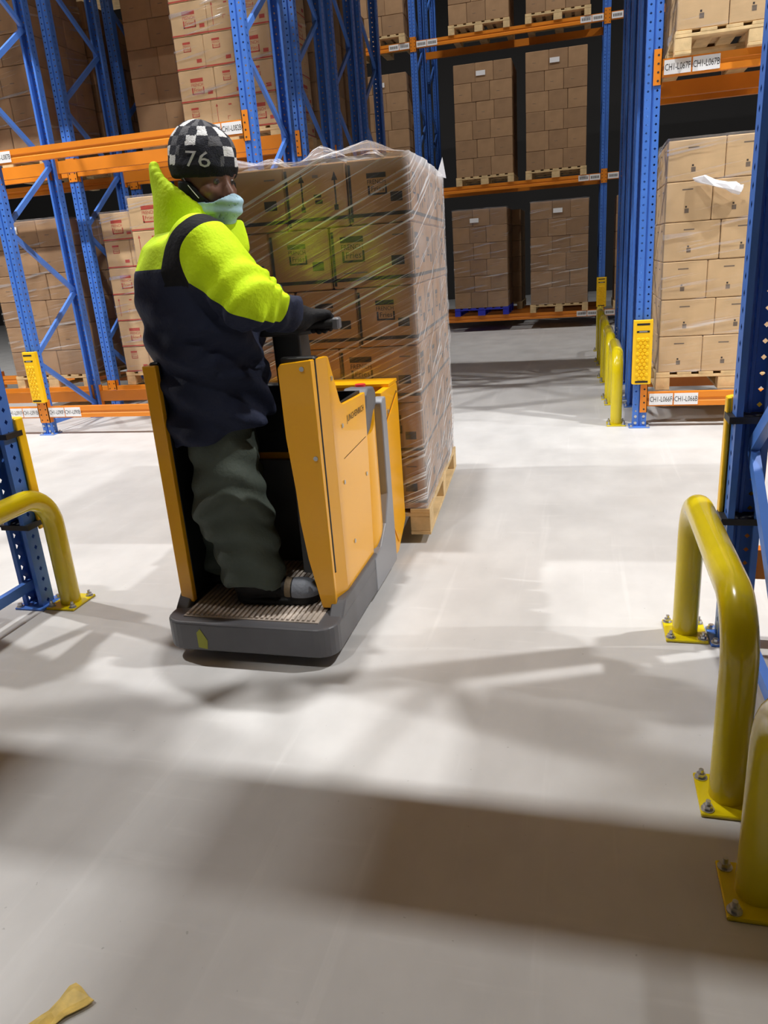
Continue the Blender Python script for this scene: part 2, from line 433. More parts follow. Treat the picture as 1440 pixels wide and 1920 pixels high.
# left rack, first row
XLL = -7.27
beam(XL0, XL, 5.86, LV[0], 'low orange beam with white labels beside the guarded post left of the truck', GB, labels=(('CH1-L090F', -hL + .06), ('CH1-L090B', -hL + .235)))
beam(XLL, XL0, 5.86, LV[0], 'low orange beam stub with white labels at the left picture edge', GB, labels=(('CH1-L091F', hL - .40), ('CH1-L091B', hL - .225)))
beam(XL0, XL, 5.86, LV[1], 'bright orange beam at head height running behind the beanie', GB, labels=(('CH1-L082F', hL - .40), ('CH1-L082B', hL - .225), ('CH1-L087F', -hL - .125), ('CH1-L087B', -hL + .06)))
beam(XLL, XL0, 5.86, LV[1], 'orange beam at head height cut by the left picture edge', GB)
beam(XL0, XL, 5.86 + FD, LV[1], 'orange beam just behind and below the bright head-height beam', GB, rear=True)
beam(XLL, XL0, 5.86 + FD, LV[1], 'shaded orange beam behind the frame at the left picture edge', GB, rear=True)
beam(XL0, XL, 5.86 + FD, LV[0], 'low orange beam behind the labelled low beam left of the truck', GB, rear=True)
beam(XLL, XL0, 5.86 + FD, LV[0], 'low orange beam under the wrapped load at the left picture edge', GB, rear=True)
for nm in ('second', 'third'):
    for z, zn in ((LV[0], 'low'), (LV[1], 'head-height')):
        beam(XL0, XL, ROW[nm], z, '%s orange beam of the %s row under the shaded loads left of the worker' % (zn, nm), GB)
        beam(XLL, XL0, ROW[nm], z, '%s orange beam of the %s row at the left picture edge' % (zn, nm), GB)
        beam(XL0, XL, ROW[nm] + FD, z, '%s orange back beam of the %s row left of the worker' % (zn, nm), GB, rear=True)
# right rack
XRR = 2.80
hR = (XRR - XR) / 2
beam(XR, XRR, 5.86, LV[0], 'low orange beam with two labels under the pale load on the right', GB, labels=(('CH1-L066F', -hR + .065), ('CH1-L066B', -hR + .24)))
beam(XR, XRR, 5.86, LV[1] + .03, 'upper orange beam with two labels at the top right', GB, labels=(('CH1-L067F', -hR + .065), ('CH1-L067B', -hR + .24)))
beam(XR, XRR, 5.86 + FD, LV[0], 'low orange back beam behind the pale load on the right', GB, rear=True)
beam(XR, XRR, 5.86 + FD, LV[1] + .03, 'dark orange back beam above the pale load on the right', GB, rear=True)
beam(XR, XRR, ROW['second'], LV[1] + .03, 'darkest orange beam seen between the two right-hand loads', GB)
beam(.515, 2.9, 2.58, .34, 'short stretch of orange beam behind the curved barrier at right', GB, flip=True)
# far rack
XB0, XB1 = -2.77, .26
hB = (XB1 - XB0) / 2
FB = 'orange beams of the far rack'
LB = (.275, 2.41, 4.64)
for z, zn in zip(LB, ('lowest', 'middle', 'top')):
    beam(XB0, XB1, YB, z, '%s far orange beam under two wrapped pallets' % zn, FB, labels=((None, -hB + .06), (None, -hB + .235), (None, hB - .40), (None, hB - .225)))
    beam(XB0, XB1, YB + FD, z, '%s far orange back beam in the dark' % zn, FB, rear=True)
    beam(XB1, XB1 + 3.0, YB, z, '%s far orange beam stub right of the far frame' % zn, FB, labels=((None, -1.5 + .06),))
    if z > 1: beam(XB0 - 3.0, XB0, YB, z, '%s far orange beam left of the slim far frame' % zn, FB, labels=((None, 1.5 - .40), (None, 1.5 - .225)))

# yellow guards strapped on the posts
def guard(x, y, z0, z1, label, flip=False, w=.135, group='yellow post guards', strap=0):
    t = thing('column_guard', label, 'post guard', (x, y, z0), PI if flip else 0, group)
    h = z1 - z0; b = MB()
    pr = [(-w / 2, .012), (-w / 2, -.030), (-w / 2 + .018, -.048), (w / 2 - .018, -.048), (w / 2, -.030), (w / 2, .012), (w / 2 - .014, .012), (w / 2 - .014, -.012), (-w / 2 + .014, -.012), (-w / 2 + .014, .012)]
    b.prism(pr, 'z', 0, h)
    o = b.build('guard_shell', M_GUARD, t, fix=True); bevel(o, .005)
    d = MB(); r = .017
    nr = int((h - .15) / (r * 1.5))
    for i in range(nr):
        for k in range(4):
            xc = (k - 1.5 + (.5 if i % 2 else 0)) * r * 1.74; zc = .045 + i * r * 1.5
            if abs(xc) > w / 2 - .03: continue
            pts = [(xc + math.sin(PI / 3 * q) * r * .92, -.048, zc + math.cos(PI / 3 * q) * r * .92) for q in range(6)]
            pts += [(xc + math.sin(PI / 3 * q) * r * .68, -.0535, zc + math.cos(PI / 3 * q) * r * .68) for q in range(6)]
            d.poly(pts, [(q, (q + 1) % 6, 6 + (q + 1) % 6, 6 + q) for q in range(6)] + [(11, 10, 9, 8, 7, 6)])
    d.build('hexagon_relief', M_GUARD, t)
    s = MB()
    for zc in (.020, h - .030, h - .082): s.box(-w * .33, w * .33, -.0492, -.047, zc - .007, zc + .007)
    s.build('strap_slot', M_BLACK, t)
    MB().quad((-.028, -.0494, h - .086), (1, 0, 0), (0, 0, 1), .056, .009, 0).build('emblem', M_GREY2, t)
    if strap:
        for zc in (.03, h - .06):
            s = MB().box(-w / 2 - .002, w / 2 + .002, -.01, .085, zc - .011, zc + .011)
            s.box(min(strap * .052, strap * .12), max(strap * .052, strap * .12), .05, .062, zc - .006, zc + .006)
            s.build('strap', M_BLACK, t)
    return t
guard(XL0, 5.852, .31, .775, 'yellow hexagon-patterned guard on the rack post left of the worker')
guard(XR, 5.852, .335, .80, 'yellow hexagon-patterned guard on the rack post right of the passage')
guard(.26, YB - .008, .32, .80, 'small far yellow guard beside the far right pallet', w=.16)
guard(-2.335, 2.558, .345, .83, 'yellow guard seen edge-on on the left foreground post', flip=True, strap=1)
guard(.515, 2.588, .42, .85, 'yellow guard seen edge-on on the right foreground post', flip=True, strap=-1)

# yellow tube barriers
def barrier(x, y0, y1, label, h=.52, r=.043, group='yellow tube barriers', rz=0.0):
    t = thing('barrier', label, 'barrier', (x, (y0 + y1) / 2, 0), rz, group)
    L = abs(y1 - y0) / 2; R = .15; pts = [(0, -L, .008), (0, -L, .2), (0, -L, h - R)]
    for i in range(1, 10):
        a = PI / 2 * i / 9; pts.append((0, -L + R - R * math.cos(a), h - R + R * math.sin(a)))
    pts += [(0, 0, h)]
    pts += [(0, -q[1], q[2]) for q in pts[-2::-1]]
    MB().tube(pts, r, 28).build('bent_tube', M_RAIL, t, smooth=60)
    for s in (-1, 1):
        p = MB().box(-.07, .07, s * L - .08, s * L + .08, 0, .010, 0, .0025).build('foot_plate', M_RAIL, t)
        for bx in (-.053, .053):
            for by in (-.06, .06):
                b = MB(); c = (bx, s * L + by)
                b.cyl((*c, .010), (*c, .013), .016, n=16); b.cyl((*c, .013), (*c, .024), .0115, n=6); b.cyl((*c, .024), (*c, .036), .006, n=10)
                b.build('anchor_bolt', M_STEEL, p, smooth=40)
    return t
GB2 = 'yellow barriers beside the right foreground post'
barrier(.365, 1.69, 2.57, 'curved yellow tube barrier with both feet in view at right', group=GB2)
barrier(.375, .52, 1.385, 'yellow barrier leg cut by the right picture edge, nearest of all', group=GB2)
barrier(-2.19, 1.67, 2.54, 'curved yellow barrier cut by the left picture edge')
FG = 'far yellow barriers along the passage'
barrier(.245, 5.97, 6.80, 'far yellow barrier standing beside the guarded right rack post', group=FG, h=.54)
barrier(.225, 7.05, 7.95, 'second far yellow barrier, in the passage shade', group=FG, h=.54)
barrier(.205, 8.25, 9.15, 'third far yellow barrier, in the passage shade', group=FG, h=.54)
barrier(.185, 9.45, 10.4, 'farthest yellow barrier, nearest the far pallets', group=FG, h=.54)

# ------------------------------------------------------------------ pallets
_pal = {}
def pallet(x, y, z, W, D, label, rz=0.0, plastic=False, group='wooden pallets'):
    """x,y = middle of the front edge"""
    t = thing('plastic_pallet' if plastic else 'wooden_pallet', label, 'pallet', (x, y, z), rz, group)
    k = (W, D, plastic)
    if k not in _pal:
        H = .135; ms = []
        mw = M_BLUEPL if plastic else M_WOOD
        for i, xx in enumerate((-W / 2, -.065, W / 2 - .10)):
            w = .13 if i == 1 else .10
            for yy in (0, D / 2 - .06, D - .12):
                b = MB().box(xx, xx + w, yy + .002, yy + .118, .018, .095, 0, .006 if plastic else .003)
                ms.append(('block', b.mesh('block', [mw])))
            ms.append(('bottom_board', MB().box(xx, xx + w, 0, D, 0, .018, 0, .002).mesh('bottom_board', [mw])))
        for yy in (0, D / 2 - .06, D - .12):
            ms.append(('stringer_board', MB().box(-W / 2, W / 2, yy, yy + .12, .095, .114, 0, .002).mesh('stringer_board', [mw])))
        n = 7; bw = .098; random.seed(3)
        for i in range(n):
            xx = -W / 2 + (W - bw) * i / (n - 1)
            ms.append(('top_board', MB().box(xx, xx + bw, 0, D, .114, .133, 0, .002).mesh('top_board', [mw])))
        _pal[k] = ms
    for nm, me in _pal[k]: link(nm, me, t)
    return t
PH = .134

# ------------------------------------------------------------------ cartons
def logo(b, o, ux, uz, w, mi):
    """printed block: banner, FRENCH, boxed Fries"""
    o, ux, uz = Vector(o), Vector(ux), Vector(uz)
    b.quad(o + uz * (w * .80), ux, uz, w, w * .24, mi)
    b.text('FRENCH', w * .30, o + ux * (w * .5) + uz * (w * .52), ux, uz, mi, 'CENTER', sx=.86)
    b.quad(o + ux * (w * .04), ux, uz, w * .10, w * .46, mi); b.quad(o + ux * (w * .93), ux, uz, w * .09, w * .46, mi)
    b.quad(o + ux * (w * .04), ux, uz, w * .98, w * .09, mi)
    b.text('Fries', w * .36, o + ux * (w * .54) + uz * (w * .17), ux, uz, mi, 'CENTER')
def face_print(b, o, ux, w, h, style, var):
    o, ux, uz = Vector(o), Vector(ux), Vector((0, 0, 1))
    A = lambda x, z: o + ux * x + uz * z
    if style == 'main':
        b.quad(A(0, .030), ux, uz, w, .015, 1); b.quad(A(.004, .012), ux, uz, .012, h - .03, 1)
        if w > .33:
            logo(b, A(.045, h - .150), ux, uz, .105, 1)
            b.quad(A(w - .10, .088), ux, uz, .058, .040, 1)
            b.quad(A(w - .09, h - .05), ux, uz, .05, .006, 2); b.quad(A(.05, .062), ux, uz, .11, .006, 2)
        elif var % 6 == 3:
            for x in (.075, w - .055):
                b.quad(A(x, .085), ux, uz, .007, .135, 1); b.poly([A(x - .010, .19) - ux.cross(-uz) * .0004, A(x + .017, .19), A(x + .0035, .225)], [(0, 1, 2)], 1)
                b.quad(A(x - .006, .070), ux, uz, .019, .022, 1)
            b.quad(A(w / 2 - .01, .125), ux, uz, .034, .014, 1); b.quad(A(w / 2 - .006, .100), ux, uz, .034, .016, 1); b.quad(A(w / 2 - .01, .205), ux, uz, .026, .012, 2)
        else:
            logo(b, A(.085, h - .145), ux, uz, .085, 1)
            b.quad(A(w - .085, .085), ux, uz, .052, .038, 1)
    elif style == 'red':
        b.quad(A(0, .004), ux, uz, w, .012, 1)
        if w > .33:
            logo(b, A(w * .33, h - .20), ux, uz, .125, 1); b.quad(A(w - .075, .05), ux, uz, .05, .03, 1)
        elif var % 3 == 1:
            b.quad(A(.055, .05), ux, uz, .005, .16, 1); b.poly([A(.046, .205), A(.069, .205), A(.0575, .23)], [(0, 1, 2)], 1)
            b.quad(A(w - .11, .205), ux, uz, .03, .012, 1); b.quad(A(w - .13, .115), ux, uz, .028, .004, 1); b.quad(A(w - .13, .09), ux, uz, .004, .028, 1)
        else:
            logo(b, A(.085, h - .12), ux, uz, .075, 1); b.quad(A(w - .08, .045), ux, uz, .05, .03, 1)
    elif style == 'pale':
        b.quad(A(w * .35, h - .055), ux, uz, .07, .008, 2)
        b.quad(A(w * .42, .055), ux, uz, .028, .03, 2); b.quad(A(w * .43, .09), ux, uz, .012, .012, 1)
    elif style == 'plain':
        if var % 3: b.quad(A(w * .3, h * .42), ux, uz, .05, .006, 2)
_car = {}
def carton_mesh(w, d, h, style, var):
    k = (round(w, 3), round(d, 3), round(h, 3), style, var)
    if k not in _car:
        b = MB().box(-w / 2, w / 2, 0, d, 0, h, 0, .006)
        if style != 'blank':
            face_print(b, (-w / 2, -.0002, 0), (1, 0, 0), w, h, style, var)
            face_print(b, (w / 2 + .0002, 0, 0), (0, 1, 0), d, h, style, var + 1)
            face_print(b, (-w / 2 - .0002, d, 0), (0, -1, 0), d, h, style, var + 1)
        base = {'main': M_KRAFT_MAIN, 'red': M_KRAFT2, 'pale': M_KRAFT2}.get(style, M_KRAFT3 if var % 2 else M_KRAFT)
        _car[k] = b.mesh('carton', [base, M_RED if style == 'red' else M_INK, M_INK2])
    return _car[k]

def film_mesh(W, D, H, fmat, amp=.006, seed=0, over=.004, nu=26, nv=40, crest=0.0, topcover=True, z0=.004, flare=0.0):
    """wrap around a load W x D x H (front middle at the origin), with a slack top"""
    x0, x1, y0, y1 = -W / 2 - over, W / 2 + over, -over, D + over
    per = []
    def seg(a, b_, n):
        for i in range(n): per.append((a[0] + (b_[0] - a[0]) * i / n, a[1] + (b_[1] - a[1]) * i / n))
    seg((x0, y0), (x1, y0), nu); seg((x1, y0), (x1, y1), nu); seg((x1, y1), (x0, y1), nu); seg((x0, y1), (x0, y0), nu)
    N = len(per); v = []; uv = []; f = []
    s = 0; acc = []
    for i in range(N):
        acc.append(s); q = per[(i + 1) % N]; s += math.hypot(q[0] - per[i][0], q[1] - per[i][1])
    cx, cy = 0, D / 2
    for j in range(nv + 1):
        z = z0 + (H + .012 - z0) * j / nv
        for i in range(N):
            px, py = per[i]
            d = noise.noise((px * 5 + seed, py * 5 + z * 2.0, z * 7)) + .6 * noise.noise((px * 16 + seed, py * 16 + z * 6, z * 20))
            side = (1 if i < nu else 0) or (1 if 2 * nu <= i < 3 * nu else 0)
            k = max(0, d) * amp * (2.4 if not side else 1.0) + .001
            nx, ny = (0, -1) if i < nu else (1, 0) if i < 2 * nu else (0, 1) if i < 3 * nu else (-1, 0)
            if i % nu == 0: k *= .3
            sag = 0
            if crest and z > H * .72 and nu <= i < 2 * nu:      # slack swag of film hanging over the side
                tt = (z - H * .72) / (H * .28); uu = (i - nu) / nu
                sag = crest * .55 * math.sin(PI * min(1, uu * 1.05)) * max(0, math.sin(PI * tt * .85)) 
            if flare and i >= 3 * nu: sag = flare * math.sin(PI * min(1, max(0, z / H))) ** .6
            v.append((px + nx * (k + sag), py + ny * (k + sag), z + (noise.noise((px * 9, py * 9, seed)) * .006 if j == nv else 0)))
            uv.append((acc[i], z, (.28 if crest else .10) * max(0, 1 - (H - z) / .05) + ((.21 + .12 * noise.noise((py * 6, z * 6, 0))) if crest and nu <= i < 2 * nu else 0)))  # top edge highlight and the lit side's bright haze painted as whiteness
    for j in range(nv):
        for i in range(N):
            if i == N - 1: f.append((j * N + i, j * N, (j + 1) * N, (j + 1) * N + i))
            else: f.append((j * N + i, j * N + i + 1, (j + 1) * N + i + 1, (j + 1) * N + i))
    if topcover:
        o = len(v); n2 = 24
        for a in range(n2 + 1):
            for c in range(n2 + 1):
                X = x0 + (x1 - x0) * a / n2; Y = y0 + (y1 - y0) * c / n2
                e = min(a, n2 - a, c, n2 - c) / n2
                zz = H + .012 + max(0, noise.noise((X * 7 + seed, Y * 7, 3)) + .25) * (.02 + crest) * min(1, e * 7)
                if crest:
                    zz += crest * .9 * max(0, 1 - math.hypot((X - W * .30) / .20, (Y - D * .12) / .22)) + crest * .8 * max(0, 1 - math.hypot((X - W * .02) / .16, (Y - D * .25) / .3))
                    zz += .010 * noise.noise((X * 30, Y * 30, 1)) * min(1, e * 7)
                v.append((X, Y, zz)); uv.append((X * 1.0, Y + H, (.12 + .10 * noise.noise((X * 12, Y * 12, 0))) if crest else .10))  # highlights on the top film painted in as whiteness
        for a in range(n2):
            for c in range(n2):
                f.append((o + a * (n2 + 1) + c, o + (a + 1) * (n2 + 1) + c, o + (a + 1) * (n2 + 1) + c + 1, o + a * (n2 + 1) + c + 1))
    me = bpy.data.meshes.new('stretch_film'); me.from_pydata(v, [], f); me.materials.append(fmat)
    at = me.attributes.new('wrap', 'FLOAT_VECTOR', 'POINT'); at.data.foreach_set('vector', [c for p in uv for c in p])
    me.polygons.foreach_set('use_smooth', [True] * len(f)); me.update()
    return me
def tuft_mesh(pts, r, fmat, seed=0):
    """a twisted tail of film"""
    b = MB(); rr = [r * (.3 + .9 * abs(noise.noise((i * .9 + seed, 2, 1))) + .3) for i in range(len(pts))]; rr[0] = r * .2; rr[-1] = r * .25
    b.tube(pts, rr, 9)
    b.v = [tuple(Vector(p) + Vector(noise.noise_vector((p[0] * 40 + seed, p[1] * 40, p[2] * 40))) * r * .5) for p in b.v]
    return b.mesh('film_tail', [fmat])
M_TAIL = mat('bunched_film', (.82, .82, .85), .25, spec=.6)

def load(x, y, z, W, D, rows, style, label, rz=0.0, seed=0, film=None, group='wrapped carton loads', sheet=None, rh=.262, crest=0.0, amp=.006, jit=.004, lean=0.0, flare=0.0, spread=(.31, .31, .38)):
    t = thing('wrapped_load', label, 'load', (x, y, z), rz, group)
    t.rotation_euler[1] = lean
    rnd = random.Random(seed); tot = sum(spread)
    fr = [s * W / tot for s in spread]; seed_v = seed
    nD = 3 if D < 1.1 else 4
    for r in range(rows):
        ws = fr if r % 2 == 0 else fr[::-1]
        xx = -W / 2; d0 = .30 if r % 2 else .38
        rest = (D - d0) / (nD - 1)
        for i, w in enumerate(ws):
            vv = (i + r + seed) % 6
            if style == 'main': vv = 3 if (r == rows - 1 and i == 1) else 2 if vv == 3 else vv
            me = carton_mesh(w - .004, d0 - .004, rh - .003, style, vv)
            c = link('carton', me, t); c.location = (xx + w / 2 + rnd.uniform(-jit, jit) * .4, .002 + rnd.uniform(0, jit), r * rh)
            if i != 1:
                for q in range(nD - 1):
                    me = carton_mesh(w - .004, rest - .004, rh - .003, style, (i + r + q + 1 + seed) % 6)
                    c = link('carton', me, t); c.location = (xx + w / 2 + (rnd.uniform(-jit, 0) if i else rnd.uniform(0, jit)) * .6, d0 + q * rest, r * rh)
            xx += w
    H = rows * rh
    if film: link('stretch_film', film_mesh(W, D, H, film, amp, seed, crest=crest, flare=flare), t)
    if sheet:
        b = MB().box(sheet[0], sheet[0] + .15, -.0075, -.006, H - sheet[1] - .07, H - sheet[1])
        b.build('paper_label', M_WHITE, t)
    return t

def stock(x, y, z, W, D, rows, style, pl, ll, group, plastic=False, pgroup='wooden pallets', **kw):
    pallet(x, y, z, W + .02, D, pl, plastic=plastic, group=pgroup)
    return load(x, y, z + PH, W, D, rows, style, ll, group=group, **kw)
GL, GR, GF = 'wrapped loads in the left rack', 'wrapped loads in the right rack', 'wrapped loads in the far rack'
z1, z2 = LV[0], LV[1]
# left rack
stock(-5.62, 7.0, z1, .93, 1.0, 6, 'plain', 'wooden pallet under the lower left load behind the guarded post', 'brown wrapped load on the lowest beam at the left picture edge', GL, film=M_FILM_RACK, sheet=(-.20, .05), seed=1)
stock(-4.24, 7.03, z1, .94, 1.0, 6, 'red', 'wooden pallet under the shaded red-print load left of the truck', 'shaded red-printed load on the lowest beam, behind the brighter one', GL, film=M_FILM_RACK, seed=2)
stock(-3.20, 5.90, z1, .94, 1.0, 6, 'red', 'wooden pallet hidden behind the truck left panel', 'bright red-printed load close behind the worker back', GL, film=M_FILM_RACK, seed=3, amp=.010)
stock(-5.62, 7.0, z2, .93, 1.0, 6, 'plain', 'wooden pallet on the head-height beam at the left picture edge', 'brown load on the head-height beam at the top left corner', GL, film=M_FILM_RACK, seed=4)
stock(-3.15, 7.0, z2, .93, 1.0, 6, 'red', 'wooden pallet on the head-height beam above the beanie', 'pale red-printed load on the beam above the beanie', GL, film=M_FILM_RACK, seed=6)
stock(-5.62, 8.08, z2, .93, 1.0, 6, 'plain', 'wooden pallet deep behind the top left rack posts', 'dark brown load between the top left rack posts', GL, seed=7)
stock(-4.26, 8.08, z2, .93, 1.0, 6, 'plain', 'wooden pallet in the dark left of the red-printed upper load', 'dark brown load left of the pale red-printed upper load', GL, seed=8)
stock(-3.12, 8.08, z2, .93, 1.0, 6, 'plain', 'wooden pallet in the shade between the passage frames', 'shaded brown load seen through the second passage frame', GL, seed=9)
stock(-3.12, 9.15, z2, .93, 1.0, 6, 'plain', 'wooden pallet deepest between the passage frames', 'shaded brown load seen through the innermost passage frames', GL, seed=10)
stock(-5.62, 8.08, z1, .93, 1.0, 6, 'plain', 'wooden pallet in the dark behind the lower left load', 'dark load behind the lower left load', GL, seed=11)
# right rack
RR = stock(1.02, 5.93, z1, .98, 1.05, 6, 'pale', 'pale wooden pallet on the low beam of the right rack', 'pale wrapped load with a white film tail on the low right beam', GR, film=M_FILM_RACK, sheet=(.34, .10), seed=12, amp=.012, flare=.045)
link('film_tail', tuft_mesh([(-.32, -.02, 1.32), (-.26, -.035, 1.31), (-.18, -.045, 1.275), (-.12, -.055, 1.255), (-.07, -.06, 1.24), (-.03, -.05, 1.225), (0, -.03, 1.235)], .042, M_TAIL, 5), RR)
stock(1.03, 5.80, z2 + .03, .98, 1.05, 6, 'pale', 'wooden pallet with open gaps on the upper right beam', 'pale wrapped load at the top right corner', GR, film=M_FILM_RACK, seed=13, amp=.012)
# far rack
stock(-1.77, YB - .02, LB[0], .93, 1.0, 6, 'plain', 'blue plastic pallet on the lowest far beam', 'glossy wrapped load on the blue plastic pallet', GF, plastic=True, pgroup='blue plastic pallets', film=M_FILM_RACK, sheet=(-.16, .14), seed=14, rh=.27)
stock(-.44, YB - .02, LB[0], .95, 1.0, 6, 'plain', 'wooden pallet on the lowest far beam beside the blue plastic one', 'far wrapped load at floor level beside the small yellow guard', GF, film=M_FILM_RACK, sheet=(-.10, .12), seed=15, rh=.275)
stock(-1.66, YB - .02, LB[1], .94, 1.0, 6, 'plain', 'left wooden pallet of the two on the middle far beam', 'left far load of the pair on the middle beam, with a white label', GF, sheet=(-.10, .12), seed=16, rh=.278)
stock(-.50, YB - .02, LB[1], .95, 1.0, 6, 'plain', 'right wooden pallet of the two on the middle far beam', 'right far load of the pair on the middle beam, the taller one', GF, sheet=(-.10, .12), seed=17, rh=.285)
stock(-1.70, YB - .02, LB[2], .95, 1.0, 4, 'plain', 'left wooden pallet of the two on the top far beam', 'left far load of the pair cut by the top picture edge', GF, seed=18, rh=.28)
stock(-.48, YB - .02, LB[2], .97, 1.0, 4, 'plain', 'right wooden pallet of the two on the top far beam', 'right far load of the pair cut by the top picture edge', GF, seed=19, rh=.28)
stock(-3.38, YB - .02, LB[1], .95, 1.0, 6, 'plain', 'wooden pallet on the middle far beam hidden by the wrapped load', 'far load left of the slim far frame, just above the wrapped load corner', GF, sheet=(-.05, .12), seed=20, rh=.28)
stock(-3.38, YB - .02, LB[2], .95, 1.0, 4, 'plain', 'wooden pallet on the top far beam left of the slim far frame', 'far load on the top beam left of the slim far frame', GF, seed=21, rh=.28)
stock(.94, YB - .02, LB[0], .95, 1.0, 6, 'plain', 'far wooden pallet right of the small yellow guard', 'sliver of a far load right of the small yellow guard', GF, seed=22, rh=.275)
stock(-1.62, YB + 1.1, LB[0], .93, 1.0, 6, 'plain', 'wooden pallet in the dark behind the blue plastic one', 'dark load standing behind the load on the blue pallet', GF, seed=23, rh=.27)
beam(XB0, XB1, YB + 1.1, LB[0], 'lowest far orange beam deep in the dark behind the blue pallet', FB)
beam(XB0, XB1, YB + 1.1 + FD, LB[0], 'hindmost far orange beam in the dark behind the blue pallet', FB, rear=True)
for xx, wd in ((XB0, 'left'), (XB1, 'right')):
    frame(xx, YB + 1.1, 'blue frame lost in the dark behind the %s far frame' % wd, group='rack frames of the far rack')

# ------------------------------------------------------------------ the truck and its load
LYAW = math.radians(3.4)
LX, LY = -1.197, 3.372
LC = (LX, LY - .029)
pallet(LC[0], LC[1], .045, .96, 1.24, 'wooden pallet carried low by the yellow truck', rz=LYAW, group='wooden pallets')
MAIN = load(LC[0], LC[1], .045 + PH, .935, 1.24, 6, 'main', 'tall film-wrapped load with black print carried by the yellow truck', rz=LYAW, seed=30, film=M_FILM, rh=.2635, crest=.06, amp=.007, jit=.006, group='wrapped carton loads', spread=(.27, .28, .37))
# loose corner of film standing up at the far top edge
b = MB()
fp = [(.46, 1.02, 1.58), (.49, 1.22, 1.58), (.475, 1.20, 1.69), (.47, 1.12, 1.63), (.45, 1.15, 1.585)]
b.poly(fp, [(0, 1, 2), (0, 2, 3), (1, 4, 2), (4, 3, 2)])
link('film_flap', b.mesh('film_flap', [M_TAIL]), MAIN)

TX, TY = -1.15, 2.2
truck = thing('pallet_truck', 'yellow ride-on pallet truck with grey step, carrying the wrapped load', 'pallet truck', (TX, TY, 0))
class TB(MB):
    """authored in hall coordinates, stored relative to the truck"""
    def build(s, name, mats, parent=None, **k):
        s.v = [(p[0] - TX, p[1] - TY, p[2]) for p in s.v]
        return MB.build(s, name, mats, parent or truck, **k)
def rr(x0, x1, y0, y1, r, n=6):
    out = []
    for cx, cy, a in ((x1 - r, y0 + r, -90), (x1, y1, None), (x0, y1, None), (x0 + r, y0 + r, 180)):
        if a is None: out.append((cx, cy)); continue
        for i in range(n + 1):
            t = math.radians(a + 90 * i / n); out.append((cx + r * math.cos(t), cy + r * math.sin(t)))
    return out
bevel(TB().prism(rr(-1.478, -.815, 2.140, 2.74, .075), 'z', .045, .158).build('step_bumper', M_GREY, fix=True), .010, 3)
for x0, x1 in ((-1.478, -1.425), (-.868, -.815)):
    bevel(TB().prism([(2.24, .15), (2.30, .205), (2.74, .205), (2.74, .15)], 'x', x0, x1).build('step_side_rim', M_GREY, fix=True), .006)
M_MAT = mat('ribbed_rubber', srgb(196, 184, 172), .7, var=.3, vscale=14)
b = TB().box(-1.41, -.885, 2.185, 2.72, .156, .162)
for i in range(26):
    x = -1.40 + i * .0197; b.box(x, x + .009, 2.19, 2.71, .162, .169)
b.build('step_mat', M_MAT)
b = TB()
pts = [(-1.34, 2.1385, .06), (-1.305, 2.1385, .055), (-1.30, 2.1385, .09), (-1.325, 2.1385, .135), (-1.34, 2.1385, .12)]
b.poly(pts, [(0, 1, 2, 3, 4)]); b.build('paint_scuff', mat('scuff_paint', srgb(170, 172, 60), .6))
# right side panel: rear flange, corner facet, side sheet
fo = [(-.900, .172), (-.935, .36), (-.950, .50), (-.954, .62), (-.968, .80), (-.970, 1.035), (-.960, 1.048), (-.852, 1.058), (-.846, .172)]
bevel(TB().prism(fo, 'y', 2.283, 2.300).build('rear_flange', M_TRUCK, fix=True), .003)
b = TB(); b.prism([(-.853, 2.283), (-.828, 2.372), (-.842, 2.378), (-.866, 2.300)], 'z', .172, 1.058)
bevel(b.build('corner_facet', M_TRUCK, fix=True), .003)
bevel(TB().prism([(2.370, .172), (2.370, 1.058), (2.388, 1.055), (2.475, .885), (2.50, .872), (2.785, .862), (2.77, .60), (2.735, .150)], 'x', -.842, -.828).build('side_sheet', M_TRUCK, fix=True), .003)
bevel(TB().box(-.965, -.845, 2.301, 2.335, .30, 1.066, 0, .004).build('hip_pad', M_BLACK), .004)
for y, z, in ((2.40, .98), (2.472, .80), (2.44, .60), (2.50, .35), (2.72, .55)):
    TB().cyl((-.829, y, z), (-.8245, y, z), .008, n=12).build('rivet', M_STEEL, smooth=40)
for x, z in ((-.885, 1.03), (-.868, .73)):
    TB().cyl((x, 2.284, z), (x, 2.279, z), .008, n=12).build('rivet', M_STEEL, smooth=40)
b = TB(); u = Vector((0, .962, -.005)).normalized()
b.text('JUNGHEINRICH', .034, (-.8272, 2.530, .800), u, (0, 0, 1), 0, sx=.92); b.build('maker_lettering', M_INK)
b = TB(); b.quad((-.8276, 2.46, .68), (0, 1, .04), (0, 0, 1), .29, .0025); b.build('panel_seam', M_INK)
# left panel with dark lining
b = TB(); b.prism([(-1.470, 2.285), (-1.412, 2.275), (-1.412, 2.30), (-1.452, 2.32), (-1.452, 2.79), (-1.470, 2.79)], 'z', .172, 1.058)
bevel(b.build('left_panel', M_TRUCK, fix=True), .004)
bevel(TB().box(-1.452, -1.415, 2.305, 2.74, .18, 1.066, 0, .004).build('left_lining', M_BLACK), .003)
